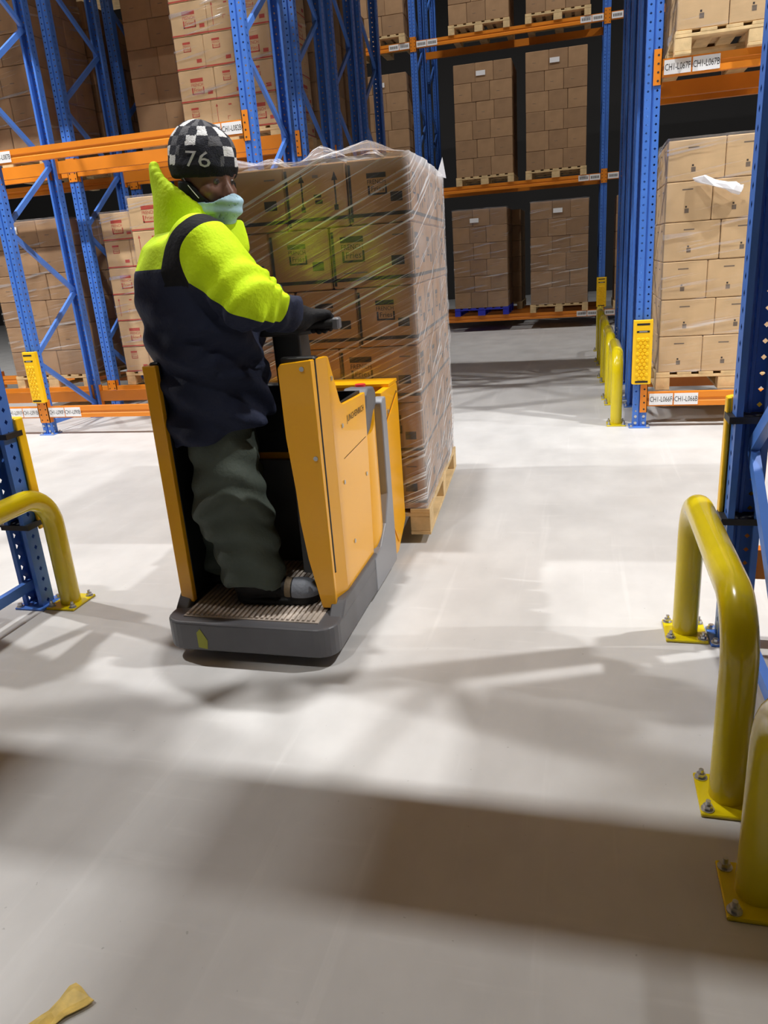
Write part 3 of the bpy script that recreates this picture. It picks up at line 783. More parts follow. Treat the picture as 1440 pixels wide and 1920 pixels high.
# front wall of the standing bay
TB().box(-1.45, -.845, 2.765, 2.79, .15, .86, 0).build('bay_wall', M_TRUCK)
bevel(TB().box(-1.41, -.955, 2.715, 2.764, .64, .915, 0, .006).build('knee_pad', M_BLACK), .006)
bevel(TB().box(-1.08, -.87, 2.66, 2.764, .162, .33, 0, .004).build('kick_box', M_GREY), .006)
b = TB()
for x0, x1, y0, y1 in ((-.955, -.945, 2.50, 2.77), (-.855, -.845, 2.50, 2.77), (-.945, -.855, 2.50, 2.51), (-.945, -.855, 2.76, 2.77)):
    b.box(x0, x1, y0, y1, .78, .872)
b.box(-.955, -.845, 2.50, 2.77, .775, .782)
b.build('storage_tray', M_BLACK)
TB().box(-1.45, -.95, 2.79, 3.19, .60, .78, 0, .01).build('motor_cover', M_BLACK)
# motor side cover, gently bulged
b = TB(); n = 14; ring = []
for i in range(n + 1):
    t = i / n; y = 2.775 + .19 * t
    xb = -.846 + .024 * math.sin(PI * min(1, t * 1.15)) ** .7 if t * 1.15 < 1 else -.846
    zt = .688 + .088 * (1 / (1 + math.exp(-(t - .5) * 12))); zb = .19 + .17 * max(0, t - .35) / .65
    ring.append((xb, y, zb)); ring.append((xb, y, zt)); ring.append((-.90, y, zt)); ring.append((-.90, y, zb))
f = []
for i in range(n):
    for k in range(4): f.append((i * 4 + k, i * 4 + (k + 1) % 4, i * 4 + 4 + (k + 1) % 4, i * 4 + 4 + k))
f += [(0, 1, 2, 3), (n * 4 + 3, n * 4 + 2, n * 4 + 1, n * 4)]
b.poly(ring, f); b.build('motor_side_cover', M_TRUCK, smooth=35, fix=True)
b = TB(); b.prism([(2.755, .66), (2.755, .765), (2.765, .785), (2.805, .795), (2.815, .845), (2.850, .868), (2.935, .860), (2.958, .835), (2.958, .785), (2.89, .745), (2.84, .70), (2.80, .685)], 'x', -.935, -.832)
bevel(b.build('grip_bracket', M_GREY, fix=True), .010, 3)
b = TB().cyl((-.885, 2.92, .80), (-.885, 2.92, .872), .022, n=20); b.build('stop_button', M_RED2, smooth=50)
# grey chassis with the upright strip
b = TB(); b.prism([(2.70, .045), (2.70, .19), (2.80, .205), (2.90, .275), (2.965, .39), (2.965, .785), (2.985, .800), (3.035, .800), (3.045, .045)], 'x', -.856, -.812)
bevel(b.build('chassis_side', M_GREY2, fix=True), .006)
TB().box(-1.47, -.856, 2.74, 3.05, .06, .60, 0).build('chassis_block', M_GREY)
# load guard
for x0, x1 in ((-.866, -.834), (-1.466, -1.434)):
    bevel(TB().prism([(3.05, .09), (3.05, .812), (3.325, .812), (3.338, .79), (3.338, .14), (3.17, .035), (3.10, .04)], 'x', x0, x1).build('guard_cheek', M_TRUCK, fix=True), .004)
bevel(TB().box(-1.434, -.866, 3.20, 3.225, .10, .815).build('guard_wall', M_TRUCK), .003)
bevel(TB().box(-1.466, -.834, 3.185, 3.338, .812, .828, 0).build('guard_top', M_TRUCK), .003)
b = TB(); b.prism([(3.085, .20), (3.085, .665), (3.305, .765), (3.312, .17), (3.17, .085)], 'x', -.834, -.829)
bevel(b.build('side_hatch', M_TRUCK, fix=True), .002)
b = TB()
for p, q in (((3.075, .665), (3.31, .772)), ((3.31, .772), (3.318, .165))):
    d = Vector((0, q[0] - p[0], q[1] - p[1])); b.quad((-.8335, p[0], p[1]), d, d.cross(Vector((1, 0, 0))) * -1, d.length, .006)
b.build('hatch_seam', M_INK)
b = TB().cyl((-.834, 3.13, .715), (-.828, 3.13, .715), .009, n=12); b.build('hatch_screw', M_STEEL)
# steering column and tiller head
b = TB(); b.prism([(2.60, .70), (2.585, 1.125), (2.60, 1.14), (2.69, 1.13), (2.74, .70)], 'x', -1.108, -1.0)
bevel(b.build('steering_column', M_BLACK, fix=True), .012, 3)
b = TB(); b.prism([(-1.12, 2.50), (-.97, 2.50), (-.93, 2.54), (-.93, 2.62), (-.99, 2.68), (-1.12, 2.68)], 'z', 1.115, 1.165)
hd = b.build('tiller_head', M_BLACK, fix=True); bevel(hd, .012, 3)
TB().tube([(-.96, 2.53, 1.145), (-.91, 2.515, 1.150), (-.825, 2.503, 1.152)], .0165, 16).build('right_grip', M_BLACK, hd and truck, smooth=60)
TB().tube([(-1.10, 2.62, 1.145), (-1.14, 2.63, 1.150), (-1.23, 2.64, 1.152)], .0165, 16).build('left_grip', M_BLACK, smooth=60)
TB().box(-.838, -.812, 2.484, 2.522, 1.132, 1.172, 0, .006).build('grip_end', M_GREY)
# forks and wheels
c, s = math.cos(LYAW), math.sin(LYAW)
for sg in (-1, 1):
    b = MB(); Mx = Matrix.Translation((LC[0], LC[1], 0)) @ Matrix.Rotation(LYAW, 4, 'Z')
    b.box(sg * .225 - .075, sg * .225 + .075, -.03, 1.12, .072, .128, 0, .004, M=Mx)
    tb = TB(); tb.v, tb.f, tb.m = b.v, b.f, b.m; tb.build('fork', M_GREY)
M_TYRE = mat('wheel_rubber', (.02, .02, .02), .7)
for x, y, r in ((-1.15, 2.50, .075), (-.90, 2.90, .07), (-1.40, 2.90, .07)):
    tb = TB().cyl((x - .03, y, r + .002), (x + .03, y, r + .002), r, n=28); tb.cyl((x - .033, y, r), (x + .033, y, r), r * .4, n=16); tb.build('wheel', M_TYRE, smooth=40)

# ------------------------------------------------------------------ the worker: surfaces grown from distance fields
def cap(P, a, b, ra, rb):
    a, b = np.array(a, float), np.array(b, float); d = b - a
    t = np.clip(((P - a) @ d) / (d @ d), 0, 1)
    return np.linalg.norm(P - a - t[..., None] * d, axis=-1) - (ra + (rb - ra) * t)
def ell(P, c, r):
    q = P - np.array(c, float); r = np.array(r, float)
    k0 = np.linalg.norm(q / r, axis=-1); k1 = np.linalg.norm(q / r ** 2, axis=-1)
    return k0 * (k0 - 1) / np.maximum(k1, 1e-6)
def smin(a, b, k):
    h = np.clip(.5 + .5 * (b - a) / k, 0, 1); return b + (a - b) * h - k * h * (1 - h)
def smax(a, b, k): return -smin(-a, -b, k)
def nets(fn, lo, hi, h):
    """surface nets: a smooth closed mesh of fn = 0"""
    lo, hi = np.array(lo, float), np.array(hi, float)
    n = np.ceil((hi - lo) / h).astype(int) + 1
    ax = [lo[i] + h * np.arange(n[i]) for i in range(3)]
    G = np.stack(np.meshgrid(*ax, indexing='ij'), -1)
    F = np.empty(G.shape[:3])
    for i in range(0, n[0], 24): F[i:i + 24] = fn(G[i:i + 24])
    S = F < 0
    c = [S[i:n[0] - 1 + i, j:n[1] - 1 + j, k:n[2] - 1 + k] for i in (0, 1) for j in (0, 1) for k in (0, 1)]
    cnt = sum(x.astype(int) for x in c); act = (cnt > 0) & (cnt < 8)
    idx = -np.ones(act.shape, int); A = np.argwhere(act); idx[act] = np.arange(len(A))
    acc = np.zeros((len(A), 3)); w = np.zeros(len(A))
    cor = [(i, j, k) for i in (0, 1) for j in (0, 1) for k in (0, 1)]
    for p in range(8):
        for q in range(p + 1, 8):
            dd = [abs(cor[p][t] - cor[q][t]) for t in range(3)]
            if sum(dd) != 1: continue
            fa = F[A[:, 0] + cor[p][0], A[:, 1] + cor[p][1], A[:, 2] + cor[p][2]]
            fb = F[A[:, 0] + cor[q][0], A[:, 1] + cor[q][1], A[:, 2] + cor[q][2]]
            ok = (fa < 0) != (fb < 0); t = np.where(ok, fa / np.where(ok, fa - fb, 1), 0)
            pos = np.array(cor[p])[None] + t[:, None] * (np.array(cor[q]) - np.array(cor[p]))[None]
            acc += pos * ok[:, None]; w += ok
    V = lo + h * (A + acc / np.maximum(w, 1)[:, None])
    faces = []
    for a in range(3):
        u, v = (a + 1) % 3, (a + 2) % 3
        sl0 = [slice(None)] * 3; sl1 = [slice(None)] * 3
        sl0[a] = slice(0, -1); sl1[a] = slice(1, None)
        d = S[tuple(sl0)].astype(int) - S[tuple(sl1)].astype(int)
        E = np.argwhere(d != 0); E = E[(E[:, u] > 0) & (E[:, v] > 0) & (E[:, u] < n[u] - 1) & (E[:, v] < n[v] - 1)]
        sg = d[E[:, 0], E[:, 1], E[:, 2]]
        def at(du, dv):
            q = E.copy(); q[:, u] += du; q[:, v] += dv; return idx[q[:, 0], q[:, 1], q[:, 2]]
        Q = np.stack([at(-1, -1), at(0, -1), at(0, 0), at(-1, 0)], 1)
        Q[sg < 0] = Q[sg < 0][:, ::-1]
        faces.append(Q)
    return V, np.concatenate(faces)
WX, WY, WZ = -1.28, 2.46, .162
person = thing('person', 'person in yellow and navy jacket, checked beanie and face mask riding the truck', 'person', (WX, WY, WZ))
def grown(name, fn, lo, hi, h, mats, zones=(), parent=None, relax=1):
    V, Fc = nets(fn, lo, hi, h)
    me = bpy.data.meshes.new(name)
    me.from_pydata((V - np.array([WX, WY, WZ])).tolist(), [], Fc.tolist())
    for k in (mats if isinstance(mats, (list, tuple)) else [mats]): me.materials.append(k)
    me.polygons.foreach_set('use_smooth', [True] * len(Fc))
    for nm, zf in zones:
        at = me.attributes.new(nm, 'FLOAT', 'POINT'); at.data.foreach_set('value', np.asarray(zf(V), dtype=np.float32))
    me.update()
    o = link(name, me, parent or person)
    s = o.modifiers.new('soft', 'SMOOTH'); s.factor = .5; s.iterations = relax
    return o
def nz(P, s, seed=0):
    """cheap smooth fold noise, -1..1"""
    x, y, z = P[..., 0] * s, P[..., 1] * s, P[..., 2] * s
    return (np.sin(x * 1.7 + 1.3 * np.sin(y * 1.1 + seed) + seed) * np.sin(z * 1.9 + 1.1 * np.sin(x * .9 + y * 1.3 + seed * 2)) +
            .6 * np.sin(y * 2.3 + z * 2.9 + 1.7 * np.sin(x * 1.9 + seed)) * np.sin(x * 2.7 - z * 1.2 + seed)) / 1.6

YAW = math.radians(36)
FW = np.array([math.cos(YAW), math.sin(YAW), 0]); LF = np.array([-math.sin(YAW), math.cos(YAW), 0])
TC = np.array([-1.315, 2.475, 0])
HC = np.array([-1.222, 2.465, 1.645])                      # middle of the skull
HY = math.radians(-22)
HF = np.array([math.cos(HY), math.sin(HY), 0]); HL = np.array([-math.sin(HY), math.cos(HY), 0]); HU = np.array([0, 0, 1.])
HP = math.radians(-8); HF = HF * math.cos(HP) + HU * math.sin(HP); HU = np.cross(HF, HL)
SR = np.array([-1.185, 2.300, 1.420]); ER = np.array([-1.040, 2.268, 1.262]); WR = np.array([-.945, 2.468, 1.178])
SL = np.array([-1.440, 2.650, 1.420]); EL = np.array([-1.300, 2.79, 1.235]); WL = np.array([-1.185, 2.655, 1.185])
def head_local(P): 
    q = P - HC; return np.stack([q @ HF, q @ HL, q @ HU], -1)
def head_sdf(P):
    q = head_local(P)
    d = ell(q, (0, 0, .03), (.098, .078, .105))
    d = smin(d, ell(q, (.028, 0, -.055), (.070, .060, .080)), .035)              # face and jaw
    d = smin(d, ell(q, (.058, 0, -.118), (.030, .030, .022)), .03)               # chin
    d = smin(d, cap(q, (.092, 0, -.005), (.118, 0, -.047), .009, .016), .014)    # nose
    d = smin(d, ell(q, (.106, 0, -.055), (.014, .020, .010)), .010)
    d = smin(d, cap(q, (.080, -.045, .016), (.083, .045, .016), .010, .010), .016)   # brow
    for s in (-1, 1):
        d = smax(d, -ell(q, (.106, s * .033, -.008), (.020, .021, .013)), .012)  # sockets
        d = smin(d, ell(q, (.077, s * .033, -.009), (.0135, .0135, .012)), .004)
        d = smin(d, ell(q, (.068, s * .045, -.040), (.022, .020, .018)), .02)    # cheeks
        d = smin(d, ell(q, (-.012, s * .078, -.022), (.017, .010, .030)), .006)  # ears
    d = smin(d, cap(q, (.088, -.020, -.086), (.088, .020, -.086), .008, .008), .008)   # lips
    d = smin(d, cap(P, HC + np.array([-.02, 0, -.08]), TC + np.array([-.0, 0, 1.40]), .055, .066), .03)
    return d
def body_sdf(P):
    d = head_sdf(P)
    tor = cap(P, TC + [0, 0, .92], TC + [-.02, 0, 1.33], .125, .135)
    tor = smin(tor, cap(P, SR * .82 + SL * .18, SL * .82 + SR * .18, .07, .07), .08)
    d = smin(d, tor, .05)
    for S, E_, W_ in ((SR, ER, WR), (SL, EL, WL)):
        a = smin(cap(P, S, E_, .055, .045), cap(P, E_, W_, .044, .030), .02); d = smin(d, a, .04)
    for hip, kn, an, toe in LEGS:
        a = smin(cap(P, hip, kn, .088, .062), cap(P, kn, an, .058, .042), .03)
        a = smin(a, cap(P, an, toe, .040, .030), .03); d = smin(d, a, .06)
    return d
LEGS = [(np.array([-1.275, 2.400, .86]), np.array([-1.250, 2.375, .52]), np.array([-1.162, 2.335, .225]), np.array([-.985, 2.350, .195])),
        (np.array([-1.325, 2.565, .86]), np.array([-1.350, 2.555, .52]), np.array([-1.385, 2.500, .225]), np.array([-1.215, 2.545, .195]))]
M_SKIN = mat('skin', srgb(112, 76, 60), .5, var=.06, vscale=20)
grown('body', body_sdf, (-1.52, 2.18, .15), (-.86, 2.88, 1.80), .0085, M_SKIN)
# eyes
M_EYEW = mat('eye_white', (.13, .12, .11), .3); M_IRIS = mat('iris', (.02, .012, .008), .2)  # eye whites darkened, socket shade put into their colour
for s in (-1, 1):
    c = HC + HF * .0835 + HL * (s * .033) + HU * (-.010); b = MB()
    bm = bmesh.new(); bmesh.ops.create_uvsphere(bm, u_segments=16, v_segments=10, radius=.0105)
    b.poly([tuple(Vector(c - np.array([WX, WY, WZ])) + v.co) for v in bm.verts], [tuple(v.index for v in f.verts) for f in bm.faces], 0); bm.free()
    o_ = Vector(c - np.array([WX, WY, WZ])) + Vector(HF) * .0098
    b.cyl(o_, o_ + Vector(HF) * .0016, .0052, n=14, mi=1)
    b.build('eye', [M_EYEW, M_IRIS], person, smooth=60)

# jacket ---------------------------------------------------------
def zone_mat(name, base, zs, rough=.75, bump=.25, bscale=90):
    """plain fabric panels: each zone replaces the colour where its boundary field is positive"""
    M = mat(name, base, rough, spec=.25, bump=bump, bscale=bscale); nt = M.node_tree; bs = nt.nodes['Principled BSDF']; prev = None
    for nm, col in zs:
        at = nt.nodes.new('ShaderNodeAttribute'); at.attribute_name = nm
        g = nt.nodes.new('ShaderNodeMath'); g.operation = 'GREATER_THAN'; g.inputs[1].default_value = 0; nt.links.new(at.outputs['Fac'], g.inputs[0])
        mx = nt.nodes.new('ShaderNodeMix'); mx.data_type = 'RGBA'; nt.links.new(g.outputs[0], mx.inputs[0])
        if prev is None: mx.inputs[6].default_value = (*base, 1)
        else: nt.links.new(prev, mx.inputs[6])
        mx.inputs[7].default_value = (*col, 1); prev = mx.outputs[2]
    nt.links.new(prev, bs.inputs['Base Color'])
    return M
NAVY = srgb(37, 43, 64); HIVIS = srgb(206, 240, 22); BLK = srgb(22, 22, 25)
M_JACKET = zone_mat('jacket_cloth', NAVY, [('yellow', HIVIS), ('black', BLK)])
zz_ = np.array([.70, .82, .95, 1.10, 1.25, 1.36, 1.44, 1.50, 1.56])
ru_ = np.array([.196, .202, .200, .205, .205, .195, .160, .105, .07])
rv_ = np.array([.232, .235, .230, .235, .245, .245, .215, .140, .09])
cu_ = np.array([.01, .01, .01, .0, -.005, -.012, -.005, .02, .03])
def torso_sdf(P):
    q = P - TC; u = q @ FW; v = q @ LF; z = P[..., 2]
    a = np.interp(z, zz_, ru_); c = np.interp(z, zz_, rv_); o = np.interp(z, zz_, cu_)
    k = np.sqrt(((u - o) / a) ** 2 + (v / c) ** 2)
    d = (k - 1) * np.minimum(a, c) * .85
    hem = .775 + .05 * (P[..., 0] - TC[0]) / .2
    d = smax(d, hem - z, .015); d = smax(d, z - 1.545, .02)
    # down-filled folds: broad creases slanting to the belt
    f = np.sin((z * 46 + u * 22 + 2.2 * np.sin(v * 9 + u * 6))) * np.clip((1.30 - z) / .2, 0, 1)
    d = d - .011 * f - .009 * nz(P, 9, 1) - .005 * np.sin(z * 95 - u * 60 + 3 * np.sin(v * 14)) * np.clip(nz(P, 7, 9), 0, 1) * np.clip((1.5 - z) / .3, 0, 1)
    # drawn-in waist cord
    return d + .010 * np.exp(-((z - 1.03 - .05 * u) / .02) ** 2)
def sleeve(P, S, E_, W_, seed):
    d = smin(cap(P, S, E_, .108, .092), cap(P, E_, W_, .088, .058), .04)
    ax = E_ - S; ax = ax / np.linalg.norm(ax); t = (P - S) @ ax
    bx = W_ - E_; bx = bx / np.linalg.norm(bx); t2 = (P - E_) @ bx
    d = d - .0065 * np.sin(t2 * 120 + 2 * np.sin(P[..., 2] * 30 + seed)) * np.clip(t2 / .04, 0, 1) * np.clip((.17 - t2) / .05, 0, 1) - .0095 * np.sin(t * 75 + 2 * np.sin(P[..., 1] * 17 + seed)) * np.exp(-((t - .24) / .11) ** 2) - .006 * nz(P, 13, seed)
    d = smax(d, (P - W_) @ bx + .036, .010)
    return d
def jacket_sdf(P):
    d = torso_sdf(P)
    d = smin(d, sleeve(P, SR, ER, WR, 2), .045)
    d = smin(d, sleeve(P, SL, EL, WL, 5), .045)
    return smax(d, -cap(P, TC + [.02, 0, 1.47], HC + np.array([0, 0, -.03]), .062, .085), .012)
AXR = (ER - SR) / np.linalg.norm(ER - SR)
def yellow_zone(P):
    q = P - TC; u = q @ FW; v = q @ LF; z = P[..., 2]
    t = (P - SR) @ AXR
    arm = np.minimum(cap(P, SR, ER, .02, .02), cap(P, ER, WR, .02, .02))
    near = sleeve(P, SR, ER, WR, 2) - torso_sdf(P)               # < 0 on the right sleeve
    yoke = z - (1.368 - .05 * np.maximum(0, u))
    # sleeve: yellow above a line running from the armhole down to the cuff
    bx = (WR - ER) / np.linalg.norm(WR - ER)
    t2 = (P - ER) @ bx
    line = np.interp(P[..., 0], [-1.40, -1.30, -1.20, -1.05, -.93], [1.345, 1.345, 1.318, 1.222, 1.165])
    sl = np.minimum(z - line, .108 - t2)
    return np.where(near < 0, sl, np.where(v > .19, np.minimum(yoke, 1), yoke))
def black_zone(P):
    """dark piping band that follows the right armhole"""
    q = P - TC; v = q @ LF; u = q @ FW; z = P[..., 2]
    t = (P - SR) @ AXR
    h = np.clip((1.50 - z) / .18, 0, 1)
    cen = -.036 - .018 * np.sin(PI * h) + .072 * h ** 1.5
    w = .027 + .007 * h
    band = w - np.abs(t - cen)
    return np.where((v < -.02) & (z > 1.305), band, -1)
grown('jacket', jacket_sdf, (-1.60, 2.12, .68), (-.86, 2.92, 1.58), .0085, M_JACKET, [('yellow', yellow_zone), ('black', black_zone)])
# cuffs
bxr = (WR - ER) / np.linalg.norm(WR - ER)
# collar and thrown-back hood
def collar_sdf(P):
    d = np.full(P.shape[:-1], 9.); n = 33
    for i in range(n):
        s = i / (n - 1); a = math.radians(-140 + 280 * s) + PI          # opens to the front
        k = abs(s - .5) * 2                             # 0 at the nape
        c0 = TC + FW * (.045 + math.cos(a) * .135) + LF * (math.sin(a) * .150) + np.array([0, 0, 1.43 - .01 * k])
        c1 = TC + FW * (.060 + math.cos(a) * .128) + LF * (math.sin(a) * .128) + np.array([0, 0, max(1.495, 1.690 - .25 * k ** .9)]) - FW * (.016 * (1 - k))
        d = smin(d, cap(P, c0, c1, .030, .016), .012)
    return d - .004 * nz(P, 14, 4)
M_HOOD = zone_mat('hood_cloth', HIVIS, [('lining', srgb(30, 34, 48))])
def lining(P):
    q = P - (TC + FW * .055); r = np.hypot(q @ FW, q @ LF); return .122 - r
grown('hood', collar_sdf, (-1.56, 2.24, 1.38), (-1.06, 2.74, 1.76), .006, M_HOOD, [('lining', lining)])

# trousers -------------------------------------------------------
M_TROUS = mat('quilted_trousers', srgb(80, 88, 80), .7, spec=.25, bump=.25, bscale=80, var=.12, vscale=9)
def trousers_sdf(P):
    d = np.full(P.shape[:-1], 9.)
    for i, (hip, kn, an, toe) in enumerate(LEGS):
        hem = an + (an - kn) * .02
        a = smin(cap(P, hip, kn, .112, .130), cap(P, kn, hem, .128, .110), .05)
        z = P[..., 2]
        a = a - .008 * np.sin(z * 62 + 3 * np.sin(P[..., 0] * 13 + P[..., 1] * 9 + i)) * np.clip((.80 - z) / .2, .3, 1) - .010 * nz(P, 12, 7 + i)
        a = smax(a, .243 + (.02 if i == 0 else .025) * np.sin(P[..., 0] * 20) - z, .014)
        d = smin(d, a, .03)
    return smax(d, P[..., 2] - .88, .02)
grown('trousers', trousers_sdf, (-1.55, 2.18, .17), (-1.06, 2.80, .96), .0085, M_TROUS)

# boots ----------------------------------------------------------
M_BOOT = zone_mat('boot_leather', srgb(26, 25, 26), [('cap', srgb(120, 124, 132)), ('band', srgb(120, 104, 82)), ('sole', srgb(18, 18, 18))], rough=.5)
for i, (hip, kn, an, toe) in enumerate(LEGS):
    dr = toe - an; dr[2] = 0; dr = dr / np.linalg.norm(dr); sd = np.array([-dr[1], dr[0], 0]); base = np.array([an[0], an[1], WZ + .0075])
    def boot(P, base=base, dr=dr, sd=sd):
        q = np.stack([(P - base) @ dr, (P - base) @ sd, P[..., 2] - base[2]], -1)
        d = cap(q, (-.045, 0, .05), (.165, 0, .040), .046, .043)
        d = smin(d, cap(q, (-.035, 0, .07), (-.02, 0, .17), .052, .056), .04)
        d = smin(d, ell(q, (.175, 0, .036), (.062, .050, .040)), .03)
        sole = smax(np.hypot(np.maximum(np.abs(q[..., 0] - .07) - .105, 0), q[..., 1]) - .054, np.abs(q[..., 2] - .012) - .012, .006)
        d = smin(d, sole, .008)
        return smax(d, -q[..., 2], .004)
    fr = lambda P, base=base, dr=dr: (P - base) @ dr
    grown('boot', boot, base - [.30, .30, .01], base + [.32, .32, .26], .006, M_BOOT,
          [('cap', lambda P: np.minimum(fr(P) - .135, P[..., 2] - base[2] - .03)), ('band', lambda P: np.minimum(.012 - np.abs(fr(P) - .118), P[..., 2] - base[2] - .03)), ('sole', lambda P: base[2] + .026 - P[..., 2])])

# gloves ---------------------------------------------------------
M_GLOVE = zone_mat('glove_knit', srgb(24, 24, 27), [('trim', srgb(150, 165, 80))], rough=.7)
def glove(name, W_, prev, grip_a, grip_b, side):
    """palm laid over the grip, four fingers curled round it, thumb from the side of the palm"""
    W_, ga, gb = np.array(W_), np.array(grip_a), np.array(grip_b)
    gx = (gb - ga) / np.linalg.norm(gb - ga); mid = (ga + gb) / 2
    fwd = mid - W_; fwd = fwd - gx * (fwd @ gx); fwd[2] *= .4; fwd = fwd / np.linalg.norm(fwd); up = np.cross(gx, fwd); up = up if up[2] > 0 else -up
    kn = mid + up * .030 - fwd * .004
    segs = []
    for i, (off, ln, r) in enumerate(((.033, .95, .0120), (.011, 1.05, .0124), (-.011, 1.0, .0120), (-.033, .82, .0108))):
        off *= side
        k0 = kn + gx * off
        p1 = k0 + fwd * .026 * ln - up * .008; p2 = p1 + fwd * .010 - up * .030 * ln; p3 = p2 - fwd * .022 * ln - up * .014
        segs.append((k0, p1, p2, p3, r))
    tb = W_ + (kn - W_) * .45 + gx * side * .030 - up * .012
    t1 = tb + gx * side * .018 + fwd * .030 - up * .018; t2 = t1 + fwd * .030 - up * .012 - gx * side * .006
    def sdf(P):
        d = cap(P, prev, W_, .052, .044)
        palm = np.full(P.shape[:-1], 9.)
        for off in (-.026, -.009, .009, .026):
            palm = smin(palm, cap(P, W_ + gx * off * .8 + up * .004, kn + gx * off, .023, .0165), .014)
        d = smin(d, palm, .02)
        for a, b1, c1, e, r in segs:
            f = np.minimum(np.minimum(cap(P, a, b1, r * 1.12, r * 1.05), cap(P, b1, c1, r * 1.05, r)), cap(P, c1, e, r, r * .9))
            d = smin(d, f, .006)
        th = np.minimum(cap(P, tb, t1, .0150, .0125), cap(P, t1, t2, .0125, .0105)); d = smin(d, th, .010)
        return d
    c = (W_ + mid) / 2
    def trim(P):
        return .017 - np.linalg.norm(P - (segs[1][0] - fwd * .01 + up * .012), axis=-1)
    grown(name, sdf, c - .18, c + .18, .0036, M_GLOVE, [('trim', trim)])
glove('glove', WR, WR - bxr * .07, (-.930, 2.518, 1.151), (-.845, 2.506, 1.152), -1)
bxl = (WL - EL) / np.linalg.norm(WL - EL)
glove('glove', WL, WL - bxl * .07, (-1.135, 2.63, 1.150), (-1.22, 2.64, 1.152), -1)

# face mask ------------------------------------------------------
M_MASK = mat('mask_fabric', srgb(168, 200, 216), .7, spec=.2, bump=.15, bscale=70)
def mask_sdf(P):
    q = head_local(P)
    d = ell(q, (.030, 0, -.075), (.098, .074, .085))
    d = smin(d, ell(q, (.118, 0, -.078), (.022, .030, .026)), .03)
    d = np.abs(d - .003 - .003 * np.sin(q[..., 2] * 170)) - .003
    top = -.052 - .020 * (np.abs(q[..., 1]) / .07) + .012 * np.clip((q[..., 0] - .1) / .03, 0, 1)
    d = smax(d, q[..., 2] - top, .004); d = smax(d, -.156 - q[..., 2] + .05 * np.clip((.10 - q[..., 0]) / .1, 0, 1), .004)
    return smax(d, .022 - q[..., 0] - .12 * (q[..., 2] + .09), .004)
grown('face_mask', mask_sdf, HC - .19, HC + [.19, .19, .04], .004, M_MASK)
b = MB(); O = Vector((WX, WY, WZ))
for s in (-1, 1):
    for z0, z1 in ((-.062, .005), (-.105, -.045)):
        pts = []
        for i in range(9):
            t = i / 8; x = .050 + (-.020 - .050) * t; z = z0 + (z1 - z0) * t; y = s * (.078 + .010 * math.sin(PI * t * .7))
            pts.append(Vector(HC + HF * x + HL * y + HU * z) - O)
        b.tube(pts, .0014, 6)
b.build('ear_loops', M_WHITE, person, smooth=60)

# neck warmer ----------------------------------------------------
def warmer_sdf(P):
    q = head_local(P)
    d = np.abs(head_sdf(P) - .006) - .004
    d = smax(d, q[..., 2] + .012 + .9 * np.maximum(0, q[..., 0] - .010), .006)
    return smax(d, 1.44 - P[..., 2], .006)
grown('neck_warmer', warmer_sdf, HC + [-.16, -.15, -.24], HC + [.16, .15, .04], .0048, mat('neck_warmer_knit', (.015, .015, .018), .85, spec=.2, bump=.3, bscale=160))

# beanie ---------------------------------------------------------
def hat_shape(q):
    d = ell(q, (-.012, 0, .062), (.123, .101, .100))
    return smin(d, cap(q, (-.010, 0, .02), (-.032, 0, .090), .096, .078), .03)
def hat_sdf(P):
    q = head_local(P); d = hat_shape(q)
    d = d - .0022 * nz(P, 40, 3)
    roll = np.abs(q[..., 2] - (.022 + .10 * q[..., 0] * .3)) 
    d = d - .004 * np.clip((.055 - q[..., 2]) / .02, 0, 1)
    d = smax(d, (-.004 + .05 * q[..., 0]) - q[..., 2], .008)
    return smax(d, -(ell(q, (-.006, 0, .02), (.103, .084, .10))), .004)
def hat_mat():
    M = mat('checked_knit', (.03, .03, .033), .85, spec=.15, bump=.6, bscale=220); nt = M.node_tree; L = nt.links.new
    a = nt.nodes.new('ShaderNodeAttribute'); a.attribute_name = 'rnd'
    g = nt.nodes.new('ShaderNodeValToRGB'); g.color_ramp.interpolation = 'CONSTANT'
    e = g.color_ramp.elements; e[0].position = 0; e[0].color = (.016, .016, .019, 1); e[1].position = .12; e[1].color = (.030, .031, .040, 1)
    for p, c in ((.40, (.12, .12, .13, 1)), (.58, (.24, .24, .25, 1)), (.80, (.72, .72, .72, 1))):
        n = e.new(p); n.color = c
    L(a.outputs['Fac'], g.inputs[0]); L(g.outputs[0], nt.nodes['Principled BSDF'].inputs['Base Color'])
    return M
hat = grown('beanie', hat_sdf, HC + [-.18, -.18, -.05], HC + [.18, .18, .22], .0042, hat_mat(), relax=1)
me = hat.data; rn = []; tones = {}
rr_ = random.Random(11)
face_tone = me.attributes.new('rnd', 'FLOAT', 'FACE')
cen = np.zeros(len(me.polygons) * 3, dtype=np.float32); me.polygons.foreach_get('center', cen); cen = cen.reshape(-1, 3) + np.array([WX, WY, WZ])
q = head_local(cen)
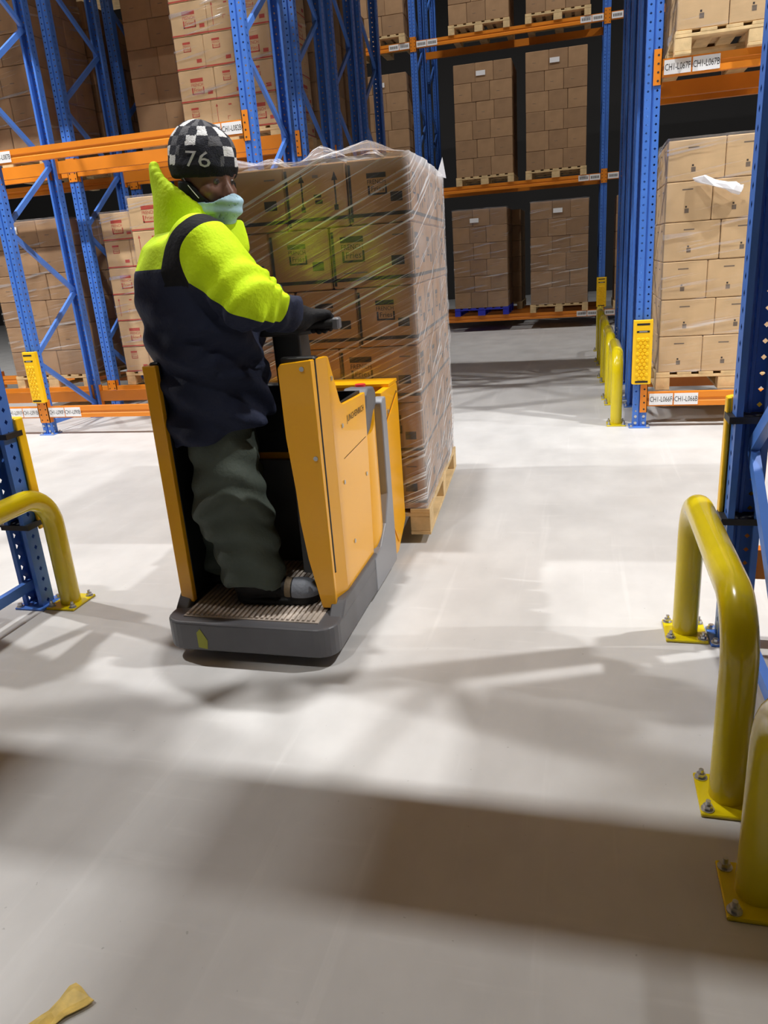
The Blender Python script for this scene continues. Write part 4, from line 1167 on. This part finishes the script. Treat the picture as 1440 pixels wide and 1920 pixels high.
row = np.floor((q[:, 2] - .034 - .02 * q[:, 0]) / .0285).astype(int); ang = np.degrees(np.arctan2(q[:, 1], q[:, 0] + .012)); colm = np.floor((ang + 180 + 4) / 22).astype(int)
val = np.zeros(len(row), dtype=np.float32)
for i in range(len(row)):
    if row[i] < 0: val[i] = .0
    elif (row[i] + colm[i]) % 2 == 0 or (row[i] in (0, 1) and abs(ang[i] + 50) < 36): val[i] = .2
    else:
        k = (row[i], colm[i])
        if k not in tones: tones[k] = rr_.choice([.45, .45, .65, .9, .9])
        val[i] = tones[k]
face_tone.data.foreach_set('value', val)
# the number on the front of the beanie, laid on the knit
vs, fs = text_mesh('76', 'CENTER'); size = .082; pv = []
a0 = math.radians(-50)
for x, y in vs:
    aa = a0 + x * size / .108; zz = .030 + y * size * .80
    lo, hi = .05, .2
    for _ in range(30):
        mid = (lo + hi) / 2
        pt = np.array([[-.012 + mid * math.cos(aa), mid * math.sin(aa), zz]])
        if hat_shape(pt)[0] - .004 < 0: lo = mid
        else: hi = mid
    rad = hi + .0025
    pv.append(Vector(HC + HF * (-.012 + rad * math.cos(aa)) + HL * (rad * math.sin(aa)) + HU * zz) - O)
nb = MB().poly(pv, fs); nb.build('beanie_number', mat('number_knit', (.5, .5, .5), .8), hat)

# ------------------------------------------------------------------ small things on the floor
b = MB()
pts = []
for i in range(9):
    for k in range(4):
        t = i / 8; pts.append((-.035 + .024 * k + .010 * math.sin(t * 5 + k), t * .13 - .05, .004 + .014 * abs(noise.noise((t * 5, k * .9, 4))) + .010 * (k % 2)))
fs = [(i * 4 + k, i * 4 + k + 1, i * 4 + k + 5, i * 4 + k + 4) for i in range(8) for k in range(3)]
b.poly(pts, fs)
o = b.build('plastic_scrap', mat('scrap_yellow', srgb(226, 196, 110), .5, var=.25, vscale=30)); o.scale = (.8, .8, .8); o.location = (-.975, .835, 0); o.rotation_euler = (0, 0, -.45)
s_ = o.modifiers.new('thick', 'SOLIDIFY'); s_.thickness = .002
tag(o, 'crumpled yellow scrap on the floor at the bottom left corner', 'scrap')
